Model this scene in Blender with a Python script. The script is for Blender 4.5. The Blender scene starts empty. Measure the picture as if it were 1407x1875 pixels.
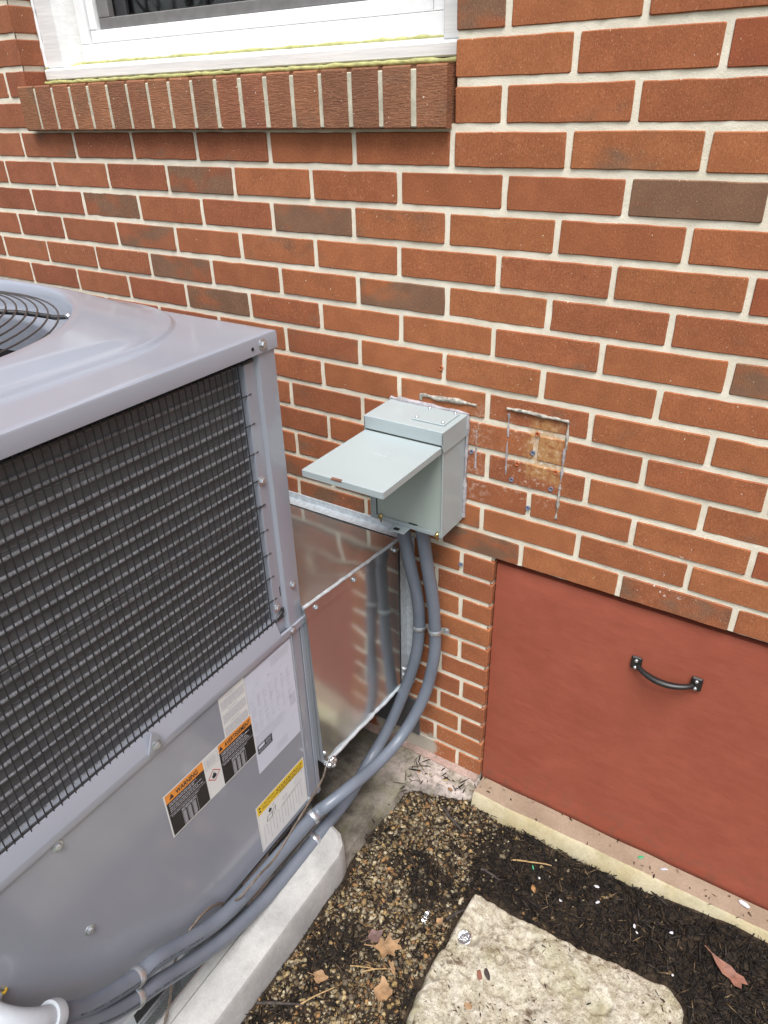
import bpy, bmesh, math, random
import numpy as np
from mathutils import Vector, Matrix, noise

rnd = random.Random(11)
sc = bpy.context.scene
COL = sc.collection

# ------------------------------------------------------------------ camera
CAM_R = ((0.8428334, 0.5377004, -0.0225867), (0.2549875, -0.4359425, -0.8630965), (-0.4739338, 0.7216872, -0.5045338))
CAM_T = Vector((0.555548, -1.2567025, -0.0954166))
cd = bpy.data.cameras.new('camera')
cam = bpy.data.objects.new('camera', cd)
COL.objects.link(cam)
cam.matrix_world = Matrix(((CAM_R[0][0], -CAM_R[1][0], -CAM_R[2][0], CAM_T.x),
                           (CAM_R[0][1], -CAM_R[1][1], -CAM_R[2][1], CAM_T.y),
                           (CAM_R[0][2], -CAM_R[1][2], -CAM_R[2][2], CAM_T.z), (0, 0, 0, 1)))
cd.sensor_fit = 'VERTICAL'
cd.sensor_height = 24.0
cd.lens = 24.0 * 1279.95 / 1875.0
cd.clip_start = 0.02
cd.clip_end = 500
sc.camera = cam

# ------------------------------------------------------------------ sky, sun, exposure
SUN_EL, SUN_AZ = math.radians(64), math.radians(150)     # azimuth clockwise from +y
w = bpy.data.worlds.new('World')
sc.world = w
w.use_nodes = True
wn = w.node_tree
bg = wn.nodes['Background']
sky = wn.nodes.new('ShaderNodeTexSky')
sky.sky_type = 'NISHITA'
sky.sun_disc = False
sky.sun_elevation = SUN_EL
sky.sun_rotation = SUN_AZ
sky.dust_density = 4.0
hs = wn.nodes.new('ShaderNodeHueSaturation')             # cloud cover greys the sky
hs.inputs['Saturation'].default_value = 0.42
wn.links.new(sky.outputs[0], hs.inputs['Color'])
wn.links.new(hs.outputs[0], bg.inputs[0])
bg.inputs[1].default_value = 0.13
sl = bpy.data.lights.new('sun', 'SUN')
sl.energy = 2.2
sl.angle = math.radians(30)
sl.color = (1.0, 0.985, 0.96)
so = bpy.data.objects.new('sun', sl)
COL.objects.link(so)
sd = Vector((math.sin(SUN_AZ) * math.cos(SUN_EL), math.cos(SUN_AZ) * math.cos(SUN_EL), math.sin(SUN_EL)))
so.rotation_euler = (-sd).to_track_quat('-Z', 'Y').to_euler()
vs = sc.view_settings
vs.view_transform = 'Standard'
vs.look = 'None'
vs.exposure = 0.66
vs.gamma = 1.0
vs.use_curve_mapping = False
sc.cycles.use_denoising = True
sc.cycles.max_bounces = 5
sc.cycles.diffuse_bounces = 3
sc.cycles.glossy_bounces = 3
sc.cycles.transmission_bounces = 4
sc.cycles.use_adaptive_sampling = False
sc.cycles.caustics_reflective = False
sc.cycles.caustics_refractive = False


# ------------------------------------------------------------------ helpers
def sstep(a, b, x):
    t = min(1.0, max(0.0, (x - a) / (b - a)))
    return t * t * (3 - 2 * t)


class MB:
    def __init__(s):
        s.v, s.f, s.m = [], [], []

    def add(s, vs, fs, mi=0):
        o = len(s.v)
        s.v += [tuple(p) for p in vs]
        for f in fs:
            s.f.append(tuple(i + o for i in f))
            s.m.append(mi)
        return s

    def quad(s, a, b, c, d, mi=0):
        return s.add((a, b, c, d), ((0, 1, 2, 3),), mi)

    def box(s, x0, x1, y0, y1, z0, z1, b=0.0, mi=0):
        lo, hi = (x0, y0, z0), (x1, y1, z1)
        b = min(b, 0.45 * (x1 - x0), 0.45 * (y1 - y0), 0.45 * (z1 - z0))
        if b <= 0:
            vs = [tuple(hi[a] if c >> a & 1 else lo[a] for a in range(3)) for c in range(8)]
            return s.add(vs, ((0, 1, 3, 2), (4, 6, 7, 5), (0, 4, 5, 1), (2, 3, 7, 6), (0, 2, 6, 4), (1, 5, 7, 3)), mi)
        vs, ix = [], {}
        for c in range(8):
            for k in range(3):
                p = []
                for a in range(3):
                    h = c >> a & 1
                    p.append((hi[a] if h else lo[a]) if a == k else (hi[a] - b if h else lo[a] + b))
                ix[c, k] = len(vs)
                vs.append(tuple(p))
        fs = []
        for k in range(3):
            l, m = (k + 1) % 3, (k + 2) % 3
            for h in (0, 1):
                cs = [(h << k) | (i << l) | (j << m) for i, j in ((0, 0), (1, 0), (1, 1), (0, 1))]
                fs.append([ix[c, k] for c in cs])
            for i in (0, 1):
                for j in (0, 1):
                    c0 = (i << k) | (j << l)
                    c1 = c0 | (1 << m)
                    fs.append([ix[c0, k], ix[c1, k], ix[c1, l], ix[c0, l]])
        for c in range(8):
            fs.append([ix[c, 0], ix[c, 1], ix[c, 2]])
        return s.add(vs, fs, mi)

    def tube(s, pts, r, n=8, closed=False, mi=0, sx=1.0):
        pts = [Vector(p) for p in pts]
        N = len(pts)
        rs = r if isinstance(r, (list, tuple)) else [r] * N
        vs, fs = [], []
        ref = None
        for i, p in enumerate(pts):
            a = pts[(i - 1) % N] if (closed or i > 0) else p
            c = pts[(i + 1) % N] if (closed or i < N - 1) else p
            t = (c - a).normalized()
            if ref is None:
                ref = Vector((0, 0, 1)) if abs(t.z) < 0.9 else Vector((1, 0, 0))
            u = (ref - t * ref.dot(t)).normalized()
            ref = u
            q = t.cross(u)
            for k in range(n):
                an = 2 * math.pi * k / n
                vs.append(p + (u * math.cos(an) + q * math.sin(an) * sx) * rs[i])
        for i in range(N if closed else N - 1):
            j = (i + 1) % N
            for k in range(n):
                l = (k + 1) % n
                fs.append((i * n + k, i * n + l, j * n + l, j * n + k))
        if not closed:
            fs.append(tuple(range(n)))
            fs.append(tuple((N - 1) * n + k for k in range(n)))
        return s.add(vs, fs, mi)

    def lathe(s, prof, org, axis='z', n=24, mi=0, cap=True):
        vs, fs = [], []
        for (r, h) in prof:
            for k in range(n):
                a = 2 * math.pi * k / n
                c, d = r * math.cos(a), r * math.sin(a)
                q = {'z': (c, d, h), 'x': (h, c, d), 'y': (c, h, d)}[axis]
                vs.append((org[0] + q[0], org[1] + q[1], org[2] + q[2]))
        for i in range(len(prof) - 1):
            for k in range(n):
                l = (k + 1) % n
                fs.append((i * n + k, i * n + l, (i + 1) * n + l, (i + 1) * n + k))
        if cap:
            fs.append(tuple(range(n)))
            fs.append(tuple((len(prof) - 1) * n + k for k in range(n)))
        return s.add(vs, fs, mi)

    def build(s, name, mats, parent=None, smooth=35, recalc=True):
        me = bpy.data.meshes.new(name)
        me.from_pydata(s.v, [], s.f)
        if not isinstance(mats, (list, tuple)):
            mats = [mats]
        for m in mats:
            me.materials.append(m)
        if len(mats) > 1:
            me.polygons.foreach_set('material_index', s.m)
        if recalc:
            bm = bmesh.new()
            bm.from_mesh(me)
            bmesh.ops.recalc_face_normals(bm, faces=bm.faces)
            bm.to_mesh(me)
            bm.free()
        if smooth:
            me.shade_smooth()
            me.set_sharp_from_angle(angle=math.radians(smooth))
        me.update()
        return link(name, me, parent)


def link(name, me, parent=None, loc=None):
    o = bpy.data.objects.new(name, me)
    COL.objects.link(o)
    if loc is not None:
        o.location = loc
    if parent is not None:
        o.parent = parent
        o.matrix_parent_inverse = parent.matrix_basis.inverted()
    return o


def tag(o, label, cat, group=None):
    o['label'] = label
    o['category'] = cat
    if group:
        o['group'] = group
    return o


def root(name, loc, label, cat, group=None):
    return tag(link(name, None, None, loc), label, cat, group)


def kind(o, k):
    o['kind'] = k
    return o


def spline(pts, per=8):
    P = [Vector(p) for p in pts]
    P = [P[0] * 2 - P[1]] + P + [P[-1] * 2 - P[-2]]
    out = []
    for i in range(1, len(P) - 2):
        a, b, c, d = P[i - 1:i + 3]
        for k in range(per):
            t = k / per
            out.append(0.5 * ((2 * b) + (c - a) * t + (2 * a - 5 * b + 4 * c - d) * t * t + (3 * b - a - 3 * c + d) * t ** 3))
    out.append(P[-2])
    return out


# ------------------------------------------------------------------ material helpers
class NT:
    def __init__(s, name):
        s.mat = bpy.data.materials.new(name)
        s.mat.use_nodes = True
        s.t = s.mat.node_tree
        s.b = s.t.nodes['Principled BSDF']

    def n(s, typ, ins=None, **kw):
        nd = s.t.nodes.new(typ)
        for k, v in kw.items():
            setattr(nd, k, v)
        for k, v in (ins or {}).items():
            s.set(nd.inputs[k], v)
        return nd

    def set(s, sock, v):
        if isinstance(v, bpy.types.NodeSocket):
            s.t.links.new(v, sock)
        else:
            if hasattr(sock.default_value, '__len__') and len(sock.default_value) == 4 and len(v) == 3:
                v = (*v, 1.0)
            sock.default_value = v

    def p(s, **kw):
        for k, v in kw.items():
            s.set(s.b.inputs[k.replace('_', ' ')], v)
        return s

    def math(s, op, a, b=0.0, c=0.0):
        nd = s.n('ShaderNodeMath', operation=op)
        s.set(nd.inputs[0], a)
        s.set(nd.inputs[1], b)
        s.set(nd.inputs[2], c)
        return nd.outputs[0]

    def mix(s, f, a, b, mode='MIX'):
        nd = s.n('ShaderNodeMix', data_type='RGBA', blend_type=mode)
        s.set(nd.inputs[0], f)
        s.set(nd.inputs[6], a)
        s.set(nd.inputs[7], b)
        return nd.outputs[2]

    def ramp(s, f, lo, hi, a=0.0, b=1.0):
        nd = s.n('ShaderNodeMapRange', interpolation_type='SMOOTHSTEP')
        s.set(nd.inputs[0], f)
        for i, v in enumerate((lo, hi, a, b)):
            nd.inputs[1 + i].default_value = v
        return nd.outputs[0]

    def pos(s):
        return s.n('ShaderNodeNewGeometry').outputs['Position']

    def obj(s):
        return s.n('ShaderNodeTexCoord').outputs['Object']

    def scale(s, vec, sx, sy=None, sz=None):
        nd = s.n('ShaderNodeVectorMath', operation='MULTIPLY')
        s.set(nd.inputs[0], vec)
        nd.inputs[1].default_value = (sx, sx if sy is None else sy, sx if sz is None else sz)
        return nd.outputs[0]

    def vadd(s, a, b):
        nd = s.n('ShaderNodeVectorMath', operation='ADD')
        s.set(nd.inputs[0], a)
        s.set(nd.inputs[1], b)
        return nd.outputs[0]

    def noise(s, vec, sc=5.0, det=3.0, rough=0.55, color=False):
        nd = s.n('ShaderNodeTexNoise', {'Vector': vec, 'Scale': sc, 'Detail': det, 'Roughness': rough})
        return nd.outputs[1 if color else 0]

    def voro(s, vec, sc=5.0, feat='F1'):
        return s.n('ShaderNodeTexVoronoi', {'Vector': vec, 'Scale': sc}, feature=feat)

    def bump(s, h, strength=0.3, dist=0.002, normal=None):
        nd = s.n('ShaderNodeBump', {'Height': h, 'Strength': strength, 'Distance': dist})
        if normal is not None:
            s.set(nd.inputs['Normal'], normal)
        return nd.outputs[0]


def plain(name, col, rough=0.5, metal=0.0, spec=0.5, nz=0.0, nscale=40.0, bump=0.0, coat=0.0):
    t = NT(name)
    c = col
    if nz or bump:
        nf = t.noise(t.pos(), nscale, 4.0)
        if nz:
            c = t.mix(t.ramp(nf, 0.3, 0.7), tuple(x * (1 - nz) for x in col), tuple(min(1, x * (1 + nz)) for x in col))
        if bump:
            t.p(Normal=t.bump(nf, bump, 0.002))
    t.p(Base_Color=c, Roughness=rough, Metallic=metal, Specular_IOR_Level=spec, Coat_Weight=coat)
    return t.mat


def rectmask(t, sp, nf, cx, cz, hx, hz, soft=0.02, warp=0.03):
    """soft rectangle on the wall plane with a ragged edge"""
    dx = t.math('SUBTRACT', t.math('ABSOLUTE', t.math('SUBTRACT', sp.outputs[0], cx)), hx)
    dz = t.math('SUBTRACT', t.math('ABSOLUTE', t.math('SUBTRACT', sp.outputs[2], cz)), hz)
    d = t.math('ADD', t.math('MAXIMUM', dx, dz), t.math('MULTIPLY', t.math('SUBTRACT', nf, 0.5), warp))
    return t.ramp(d, -soft, soft, 1.0, 0.0)


def wall_stains(t, c):
    """scars of an old box, chalky runs and paint specks: marks with their own place on the wall"""
    pos = t.pos()
    sp = t.n('ShaderNodeSeparateXYZ', {0: pos})
    nf = t.noise(pos, 22, 3)
    ng = t.noise(pos, 75, 3, 0.72)
    och = t.math('MULTIPLY', rectmask(t, sp, nf, 0.125, -0.715, 0.034, 0.066, 0.014, 0.07), t.ramp(ng, 0.3, 0.55))
    c = t.mix(t.math('MULTIPLY', och, 0.75), c, (0.47, 0.27, 0.11))
    pale = t.math('MULTIPLY', rectmask(t, sp, nf, 0.098, -0.745, 0.06, 0.095, 0.03, 0.09), t.ramp(ng, 0.54, 0.68))
    c = t.mix(t.math('MULTIPLY', pale, 0.55), c, (0.64, 0.52, 0.42))
    pale2 = t.math('MULTIPLY', rectmask(t, sp, nf, -0.022, -0.76, 0.02, 0.11, 0.025, 0.08), t.ramp(ng, 0.46, 0.66))
    c = t.mix(t.math('MULTIPLY', pale2, 0.45), c, (0.62, 0.5, 0.42))
    spl = t.math('MULTIPLY', rectmask(t, sp, nf, 0.40, -0.925, 0.035, 0.05, 0.03, 0.12), t.ramp(ng, 0.62, 0.66))
    c = t.mix(t.math('MULTIPLY', spl, 0.75), c, (0.75, 0.7, 0.66))
    low = t.math('MULTIPLY', t.ramp(sp.outputs[2], -1.76, -1.30, 1.0, 0.0), t.ramp(t.noise(pos, 210, 1, 0.5), 0.68, 0.73))
    c = t.mix(t.math('MULTIPLY', low, 0.7), c, (0.72, 0.6, 0.45))
    par = t.math('MULTIPLY', rectmask(t, sp, nf, -0.215, -1.735, 0.10, 0.05, 0.012, 0.07), 0.85)
    c = t.mix(par, c, (0.42, 0.41, 0.35))
    return c


def brick_mat(name, stri=(700.0, 210.0), sbump=0.22):
    t = NT(name)
    oi = t.n('ShaderNodeObjectInfo')
    off = t.n('ShaderNodeCombineXYZ', {0: t.math('MULTIPLY', oi.outputs['Random'], 37.0), 1: 0.0, 2: t.math('MULTIPLY', oi.outputs['Random'], 91.0)})
    v = t.vadd(t.obj(), off.outputs[0])
    burn = t.n('ShaderNodeAttribute', attribute_type='OBJECT', attribute_name='burn').outputs['Fac']
    blotch = t.noise(t.scale(v, 1.0, 1.0, 1.8), 9.0, 2.0)
    bm = t.math('MULTIPLY', t.ramp(t.math('ADD', blotch, t.math('MULTIPLY', burn, 0.42)), 0.62, 0.86), 0.92)
    c = t.mix(bm, oi.outputs['Color'], (0.195, 0.115, 0.074))
    st = t.noise(t.scale(v, stri[0], stri[0], stri[1]), 1.0, 1.0, 0.6)
    c = t.mix(t.ramp(st, 0.3, 0.72), t.mix(1.0, c, (0.88, 0.87, 0.87), 'MULTIPLY'), t.mix(1.0, c, (1.08, 1.08, 1.07), 'MULTIPLY'))
    wash = t.noise(v, 18.0, 2.0, 0.6)
    c = t.mix(t.ramp(wash, 0.3, 0.75), t.mix(1.0, c, (0.88, 0.87, 0.88), 'MULTIPLY'), t.mix(1.0, c, (1.07, 1.06, 1.05), 'MULTIPLY'))
    gr = t.noise(v, 360.0, 2.0, 0.75)
    c = t.mix(t.math('MULTIPLY', t.ramp(gr, 0.58, 0.76), 0.6), c, (0.60, 0.34, 0.18))
    c = t.mix(t.math('MULTIPLY', t.ramp(gr, 0.44, 0.26), 0.7), c, (0.13, 0.045, 0.025))
    sp_ = t.noise(v, 160.0, 1.0)
    c = t.mix(t.math('MULTIPLY', t.ramp(sp_, 0.76, 0.79), 0.8), c, (0.75, 0.66, 0.52))
    c = wall_stains(t, c)
    h = t.math('ADD', t.math('MULTIPLY', st, 0.7), t.math('MULTIPLY', gr, 0.5))
    t.p(Base_Color=c, Roughness=0.92, Specular_IOR_Level=0.2, Normal=t.bump(h, sbump, 0.0025))
    return t.mat


def mortar_mat():
    t = NT('mortar')
    pos = t.pos()
    a = t.noise(pos, 14.0, 4.0)
    b = t.noise(pos, 420.0, 3.0, 0.65)
    c = t.mix(t.ramp(a, 0.3, 0.7), (0.73, 0.675, 0.55), (0.81, 0.76, 0.64))
    c = t.mix(t.ramp(b, 0.3, 0.75), t.mix(1.0, c, (0.92, 0.91, 0.90), 'MULTIPLY'), c)
    c = wall_stains(t, c)
    t.p(Base_Color=c, Roughness=0.95, Specular_IOR_Level=0.15, Normal=t.bump(t.math('ADD', b, t.noise(pos, 110, 4)), 0.28, 0.003))
    return t.mat


M = {}
M['brick'] = brick_mat('brick_face')
M['sillbrick'] = brick_mat('rowlock_face', (70.0, 420.0), 0.7)
M['mortar'] = mortar_mat()
M['sillmortar'] = plain('grey_sill_mortar', (0.50, 0.47, 0.37), 0.95, nz=0.15, nscale=60, bump=0.6)


def unit_paint():
    t = NT('grey_cabinet_paint')
    pos = t.pos()
    c = t.mix(t.ramp(t.noise(pos, 5, 3), 0.3, 0.7), (0.274, 0.296, 0.352), (0.29, 0.312, 0.368))
    r = t.ramp(t.noise(pos, 9, 3), 0.3, 0.7, 0.34, 0.42)
    nb = t.bump(t.noise(pos, 2.6, 1), 0.10, 0.006)
    t.p(Base_Color=c, Roughness=r, Specular_IOR_Level=0.5, Coat_Weight=0.8, Coat_Roughness=0.11, Coat_IOR=1.6, Normal=nb, Coat_Normal=nb)
    return t.mat


def galv(name, rough=0.13, wave=0.26, tint=(0.62, 0.655, 0.665)):
    t = NT(name)
    pos = t.pos()
    smear = t.ramp(t.noise(t.scale(pos, 1, 1, 0.35), 6, 3, 0.5), 0.42, 0.75)
    c = t.mix(smear, tint, tuple(x * 0.9 for x in tint))
    r = t.math('ADD', t.math('MULTIPLY', smear, 0.10), rough)
    t.p(Base_Color=c, Metallic=0.9, Roughness=r, Normal=t.bump(t.noise(pos, 4.5, 1), wave, 0.006))
    return t.mat


def coil_mat():
    t = NT('coil_fins')
    pos = t.pos()
    fin = t.n('ShaderNodeTexWave', {'Vector': t.scale(pos, 0, 1, 0), 'Scale': 190.0}, wave_type='BANDS', bands_direction='Y').outputs[1]
    c = t.mix(fin, (0.095, 0.10, 0.108), (0.165, 0.172, 0.185))
    dirt = t.ramp(t.noise(pos, 30, 4), 0.35, 0.7)
    c = t.mix(dirt, t.mix(1.0, c, (0.75, 0.75, 0.75), 'MULTIPLY'), c)
    t.p(Base_Color=c, Roughness=0.45, Metallic=0.0, Normal=t.bump(fin, 0.3, 0.002))
    return t.mat


def tube_mat():
    t = NT('coil_tube')
    pos = t.pos()
    g = t.ramp(t.noise(t.scale(pos, 60, 260, 60), 1.0, 3, 0.7), 0.3, 0.7)
    c = t.mix(g, (0.12, 0.125, 0.135), (0.30, 0.315, 0.34))
    t.p(Base_Color=c, Roughness=0.4, Metallic=0.1)
    return t.mat


def concrete(name, a, b, moss=0.0, dark=0.0, bump=0.5, eff=0.0, grain=0.3):
    t = NT(name)
    pos = t.pos()
    n1 = t.noise(pos, 9, 6, 0.65)
    n2 = t.noise(pos, 190, 4, 0.7)
    c = t.mix(t.ramp(n1, 0.3, 0.7), a, b)
    c = t.mix(t.ramp(n2, 0.35, 0.7), t.mix(1.0, c, (1 - grain, 1 - grain, 1 - grain), 'MULTIPLY'), c)
    pits = t.ramp(t.voro(pos, 120).outputs[0], 0.12, 0.07)
    c = t.mix(t.math('MULTIPLY', pits, t.ramp(t.noise(pos, 25, 3), 0.5, 0.62)), c, (0.04, 0.035, 0.03))
    if dark:
        c = t.mix(t.math('MULTIPLY', t.ramp(t.noise(t.vadd(pos, (5, 2, 1)), 13, 6, 0.7), 0.42, 0.66), dark), c, (0.07, 0.06, 0.05))
    if eff:
        sp = t.n('ShaderNodeSeparateXYZ', {0: pos})
        near_ = t.math('MULTIPLY', t.ramp(sp.outputs[1], -0.20, -0.05), t.ramp(sp.outputs[0], -0.32, -0.14))
        ef = t.math('MULTIPLY', near_, t.ramp(t.noise(pos, 34, 6, 0.75), 0.3, 0.62))
        c = t.mix(t.math('MULTIPLY', ef, eff), c, (0.62, 0.53, 0.49))
    if moss:
        c = t.mix(t.math('MULTIPLY', t.ramp(t.noise(t.vadd(pos, (9, 4, 2)), 11, 5, 0.7), 0.45, 0.66), moss), c, (0.13, 0.13, 0.06))
    t.p(Base_Color=c, Roughness=0.93, Specular_IOR_Level=0.2, Normal=t.bump(t.math('ADD', n2, t.math('MULTIPLY', n1, 1.5)), bump, 0.004))
    return t.mat


def hatch_mat():
    t = NT('red_hatch_paint')
    pos = t.pos()
    n1 = t.noise(pos, 5.0, 5, 0.62)
    n2 = t.noise(t.scale(pos, 1.0, 1.0, 2.4), 16.0, 4, 0.6)
    c = t.mix(t.ramp(n1, 0.32, 0.7), (0.325, 0.084, 0.050), (0.36, 0.098, 0.059))
    c = t.mix(t.ramp(n2, 0.35, 0.75), t.mix(1.0, c, (0.92, 0.91, 0.91), 'MULTIPLY'), c)
    sc_ = t.math('MULTIPLY', t.ramp(t.noise(t.scale(pos, 70, 70, 25), 1.0, 4, 0.7), 0.74, 0.78), t.ramp(t.noise(pos, 7, 2), 0.58, 0.66))
    c = t.mix(t.math('MULTIPLY', sc_, 0.7), c, (0.8, 0.72, 0.66))
    gr_ = t.noise(t.scale(pos, 25, 25, 260), 1.0, 3, 0.6)
    c = t.mix(t.ramp(gr_, 0.3, 0.7), t.mix(1.0, c, (0.96, 0.955, 0.955), 'MULTIPLY'), t.mix(1.0, c, (1.03, 1.03, 1.03), 'MULTIPLY'))
    sp = t.n('ShaderNodeSeparateXYZ', {0: pos})
    spl = t.math('MULTIPLY', t.ramp(sp.outputs[2], -1.775, -1.60, 1.0, 0.0), t.ramp(t.noise(pos, 45, 5, 0.7), 0.46, 0.66))
    c = t.mix(t.math('MULTIPLY', spl, 0.45), c, (0.15, 0.085, 0.055))
    t.p(Base_Color=c, Roughness=t.ramp(n2, 0.3, 0.7, 0.55, 0.72), Specular_IOR_Level=0.35, Normal=t.bump(t.math('ADD', t.noise(pos, 300, 3), t.math('MULTIPLY', n1, 3.0)), 0.12, 0.003))
    return t.mat


def whitewood():
    t = NT('white_painted_wood')
    pos = t.pos()
    g = t.noise(t.scale(pos, 6, 60, 160), 1.0, 5, 0.65)
    c = t.mix(t.ramp(g, 0.3, 0.75), (0.66, 0.67, 0.67), (0.8, 0.81, 0.81))
    spk = t.ramp(t.noise(pos, 150, 3, 0.7), 0.72, 0.8)
    c = t.mix(t.math('MULTIPLY', spk, 0.4), c, (0.4, 0.4, 0.38))
    t.p(Base_Color=c, Roughness=0.6, Normal=t.bump(g, 0.35, 0.002))
    return t.mat


def attr_mat(name, rough=0.8, bump=0.2, sc=200, spec=0.4):
    t = NT(name)
    c = t.n('ShaderNodeAttribute', attribute_name='tint').outputs['Color']
    nf = t.noise(t.pos(), sc, 3, 0.65)
    c = t.mix(t.ramp(nf, 0.3, 0.75), t.mix(1.0, c, (0.72, 0.7, 0.68), 'MULTIPLY'), c)
    t.p(Base_Color=c, Roughness=rough, Specular_IOR_Level=spec, Normal=t.bump(nf, bump, 0.001))
    return t.mat


def soil_mat():
    t = NT('soil')
    pos = t.pos()
    sp = t.n('ShaderNodeSeparateXYZ', {0: pos})
    n1 = t.noise(pos, 45, 6, 0.7)
    soil = t.mix(t.ramp(n1, 0.3, 0.7), (0.024, 0.018, 0.013), (0.06, 0.044, 0.03))
    g1 = t.noise(pos, 1.3, 5, 0.6)
    lawn = t.mix(t.ramp(g1, 0.3, 0.7), (0.06, 0.075, 0.022), (0.11, 0.105, 0.045))
    far = t.ramp(t.math('ADD', sp.outputs[1], t.math('MULTIPLY', t.noise(pos, 2.0, 3), 0.3)), -1.75, -1.6, 1.0, 0.0)
    t.p(Base_Color=t.mix(far, soil, lawn), Roughness=0.95, Specular_IOR_Level=0.15, Normal=t.bump(n1, 0.8, 0.01))
    return t.mat


def stone_mat():
    t = NT('limestone')
    pos = t.pos()
    n1 = t.noise(pos, 7, 6, 0.65)
    n2 = t.noise(pos, 36, 7, 0.75)
    n3 = t.noise(t.vadd(pos, (3, 1, 7)), 190, 5, 0.75)
    c = t.mix(t.ramp(n2, 0.34, 0.62), (0.49, 0.43, 0.31), (0.82, 0.77, 0.64))
    c = t.mix(t.math('MULTIPLY', t.ramp(n1, 0.48, 0.66), 0.55), c, (0.44, 0.41, 0.22))
    c = t.mix(t.math('MULTIPLY', t.ramp(n1, 0.44, 0.3), 0.35), c, (0.5, 0.47, 0.4))
    vo = t.voro(t.vadd(pos, t.scale(t.noise(pos, 20, 3, 0.6, True), 0.05)), 48).outputs[0]
    c = t.mix(t.math('MULTIPLY', t.ramp(vo, 0.25, 0.1), 0.6), c, (0.78, 0.72, 0.6))
    c = t.mix(t.math('MULTIPLY', t.ramp(t.noise(t.vadd(pos, (8, 3, 1)), 14, 7, 0.8), 0.555, 0.65), 0.85), c, (0.17, 0.105, 0.055))
    c = t.mix(t.math('MULTIPLY', t.ramp(n3, 0.55, 0.66), 0.75), c, (0.14, 0.10, 0.06))
    c = t.mix(t.math('MULTIPLY', t.ramp(n3, 0.42, 0.3), 0.6), c, (0.8, 0.76, 0.66))
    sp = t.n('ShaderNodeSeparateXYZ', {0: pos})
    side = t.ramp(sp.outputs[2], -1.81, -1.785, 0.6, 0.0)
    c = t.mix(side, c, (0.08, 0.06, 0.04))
    h = t.math('ADD', t.math('MULTIPLY', n2, 2.2), t.math('MULTIPLY', n3, 1.0))
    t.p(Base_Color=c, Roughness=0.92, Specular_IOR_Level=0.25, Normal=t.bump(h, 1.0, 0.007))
    return t.mat


def conduit_mat():
    t = NT('grey_conduit')
    pos = t.pos()
    n1 = t.noise(pos, 14, 4)
    c = t.mix(t.ramp(n1, 0.3, 0.7), (0.135, 0.158, 0.198), (0.16, 0.183, 0.226))
    t.p(Base_Color=c, Roughness=t.ramp(n1, 0.3, 0.7, 0.3, 0.45), Specular_IOR_Level=0.45, Normal=t.bump(t.noise(pos, 500, 2), 0.04, 0.001))
    return t.mat


M['paint'] = unit_paint()
M['galv'] = galv('galvanised_sheet')
M['galvtop'] = galv('galvanised_top', 0.14, 0.3)
M['zinc'] = plain('zinc_screw', (0.56, 0.60, 0.64), 0.3, 0.8, nz=0.1)
M['sealant'] = plain('silver_sealant', (0.62, 0.68, 0.73), 0.3, 0.45, nz=0.12, nscale=80, bump=0.6)
M['coil'] = coil_mat()
M['tube'] = tube_mat()
M['wire'] = plain('black_coated_wire', (0.026, 0.026, 0.029), 0.4)
M['ring'] = plain('fan_guard_wire', (0.12, 0.105, 0.095), 0.35, 0.6)
M['dark'] = plain('dark_void', (0.012, 0.012, 0.013), 0.9)
M['black'] = plain('black_iron', (0.014, 0.013, 0.013), 0.38, nz=0.2)
M['boxgrey'] = plain('grey_box_paint', (0.37, 0.43, 0.445), 0.36, nz=0.03, nscale=7)
M['boxfront'] = plain('grey_green_deadfront', (0.40, 0.46, 0.43), 0.45, nz=0.04, nscale=6)
M['brass'] = plain('yellow_zinc', (0.55, 0.42, 0.18), 0.3, 1.0)
M['caulk'] = plain('clear_silicone', (0.36, 0.34, 0.36), 0.3, nz=0.25, nscale=90, bump=0.5)
M['oldcaulk'] = plain('old_grey_caulk', (0.33, 0.31, 0.27), 0.7, nz=0.5, nscale=120, bump=0.8)
M['conduit'] = conduit_mat()
M['print'] = plain('black_print', (0.03, 0.03, 0.035), 0.6)
M['greyprint'] = plain('grey_print', (0.42, 0.42, 0.47), 0.6)
M['faintprint'] = plain('faint_print', (0.5, 0.51, 0.56), 0.6)
M['labelwhite'] = plain('label_white', (0.60, 0.64, 0.76), 0.4, nz=0.02)
M['labelwhite2'] = plain('label_vinyl_white', (0.72, 0.74, 0.74), 0.35)
M['labelblack'] = plain('label_black', (0.016, 0.016, 0.018), 0.35)
M['orange'] = plain('label_orange', (0.80, 0.30, 0.05), 0.4)
M['yellow'] = plain('label_yellow', (0.80, 0.55, 0.03), 0.4)
M['redprint'] = plain('label_red', (0.55, 0.05, 0.04), 0.5)
M['pad'] = concrete('pad_concrete', (0.37, 0.375, 0.37), (0.50, 0.50, 0.49), dark=0.18, bump=0.06, grain=0.1)
M['slab'] = concrete('old_slab_concrete', (0.13, 0.12, 0.10), (0.30, 0.265, 0.23), moss=0.45, dark=0.85, bump=0.8, eff=0.9)
M['footing'] = concrete('pink_stained_concrete', (0.40, 0.27, 0.23), (0.5, 0.38, 0.33), dark=0.35, bump=0.5)
M['kerbtop'] = concrete('kerb_pink', (0.29, 0.215, 0.155), (0.37, 0.285, 0.21), bump=0.15, grain=0.15)
M['kerbface'] = concrete('kerb_sand', (0.43, 0.36, 0.21), (0.53, 0.47, 0.33), moss=0.25, bump=0.2, grain=0.15)
M['hatch'] = hatch_mat()
M['wood'] = whitewood()
M['vinyl'] = plain('white_vinyl', (0.82, 0.83, 0.84), 0.35, nz=0.02)
M['screen'] = plain('grey_screen_frame', (0.17, 0.165, 0.165), 0.45, nz=0.1)
M['sashdark'] = plain('dark_sash', (0.035, 0.035, 0.04), 0.4)
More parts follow.
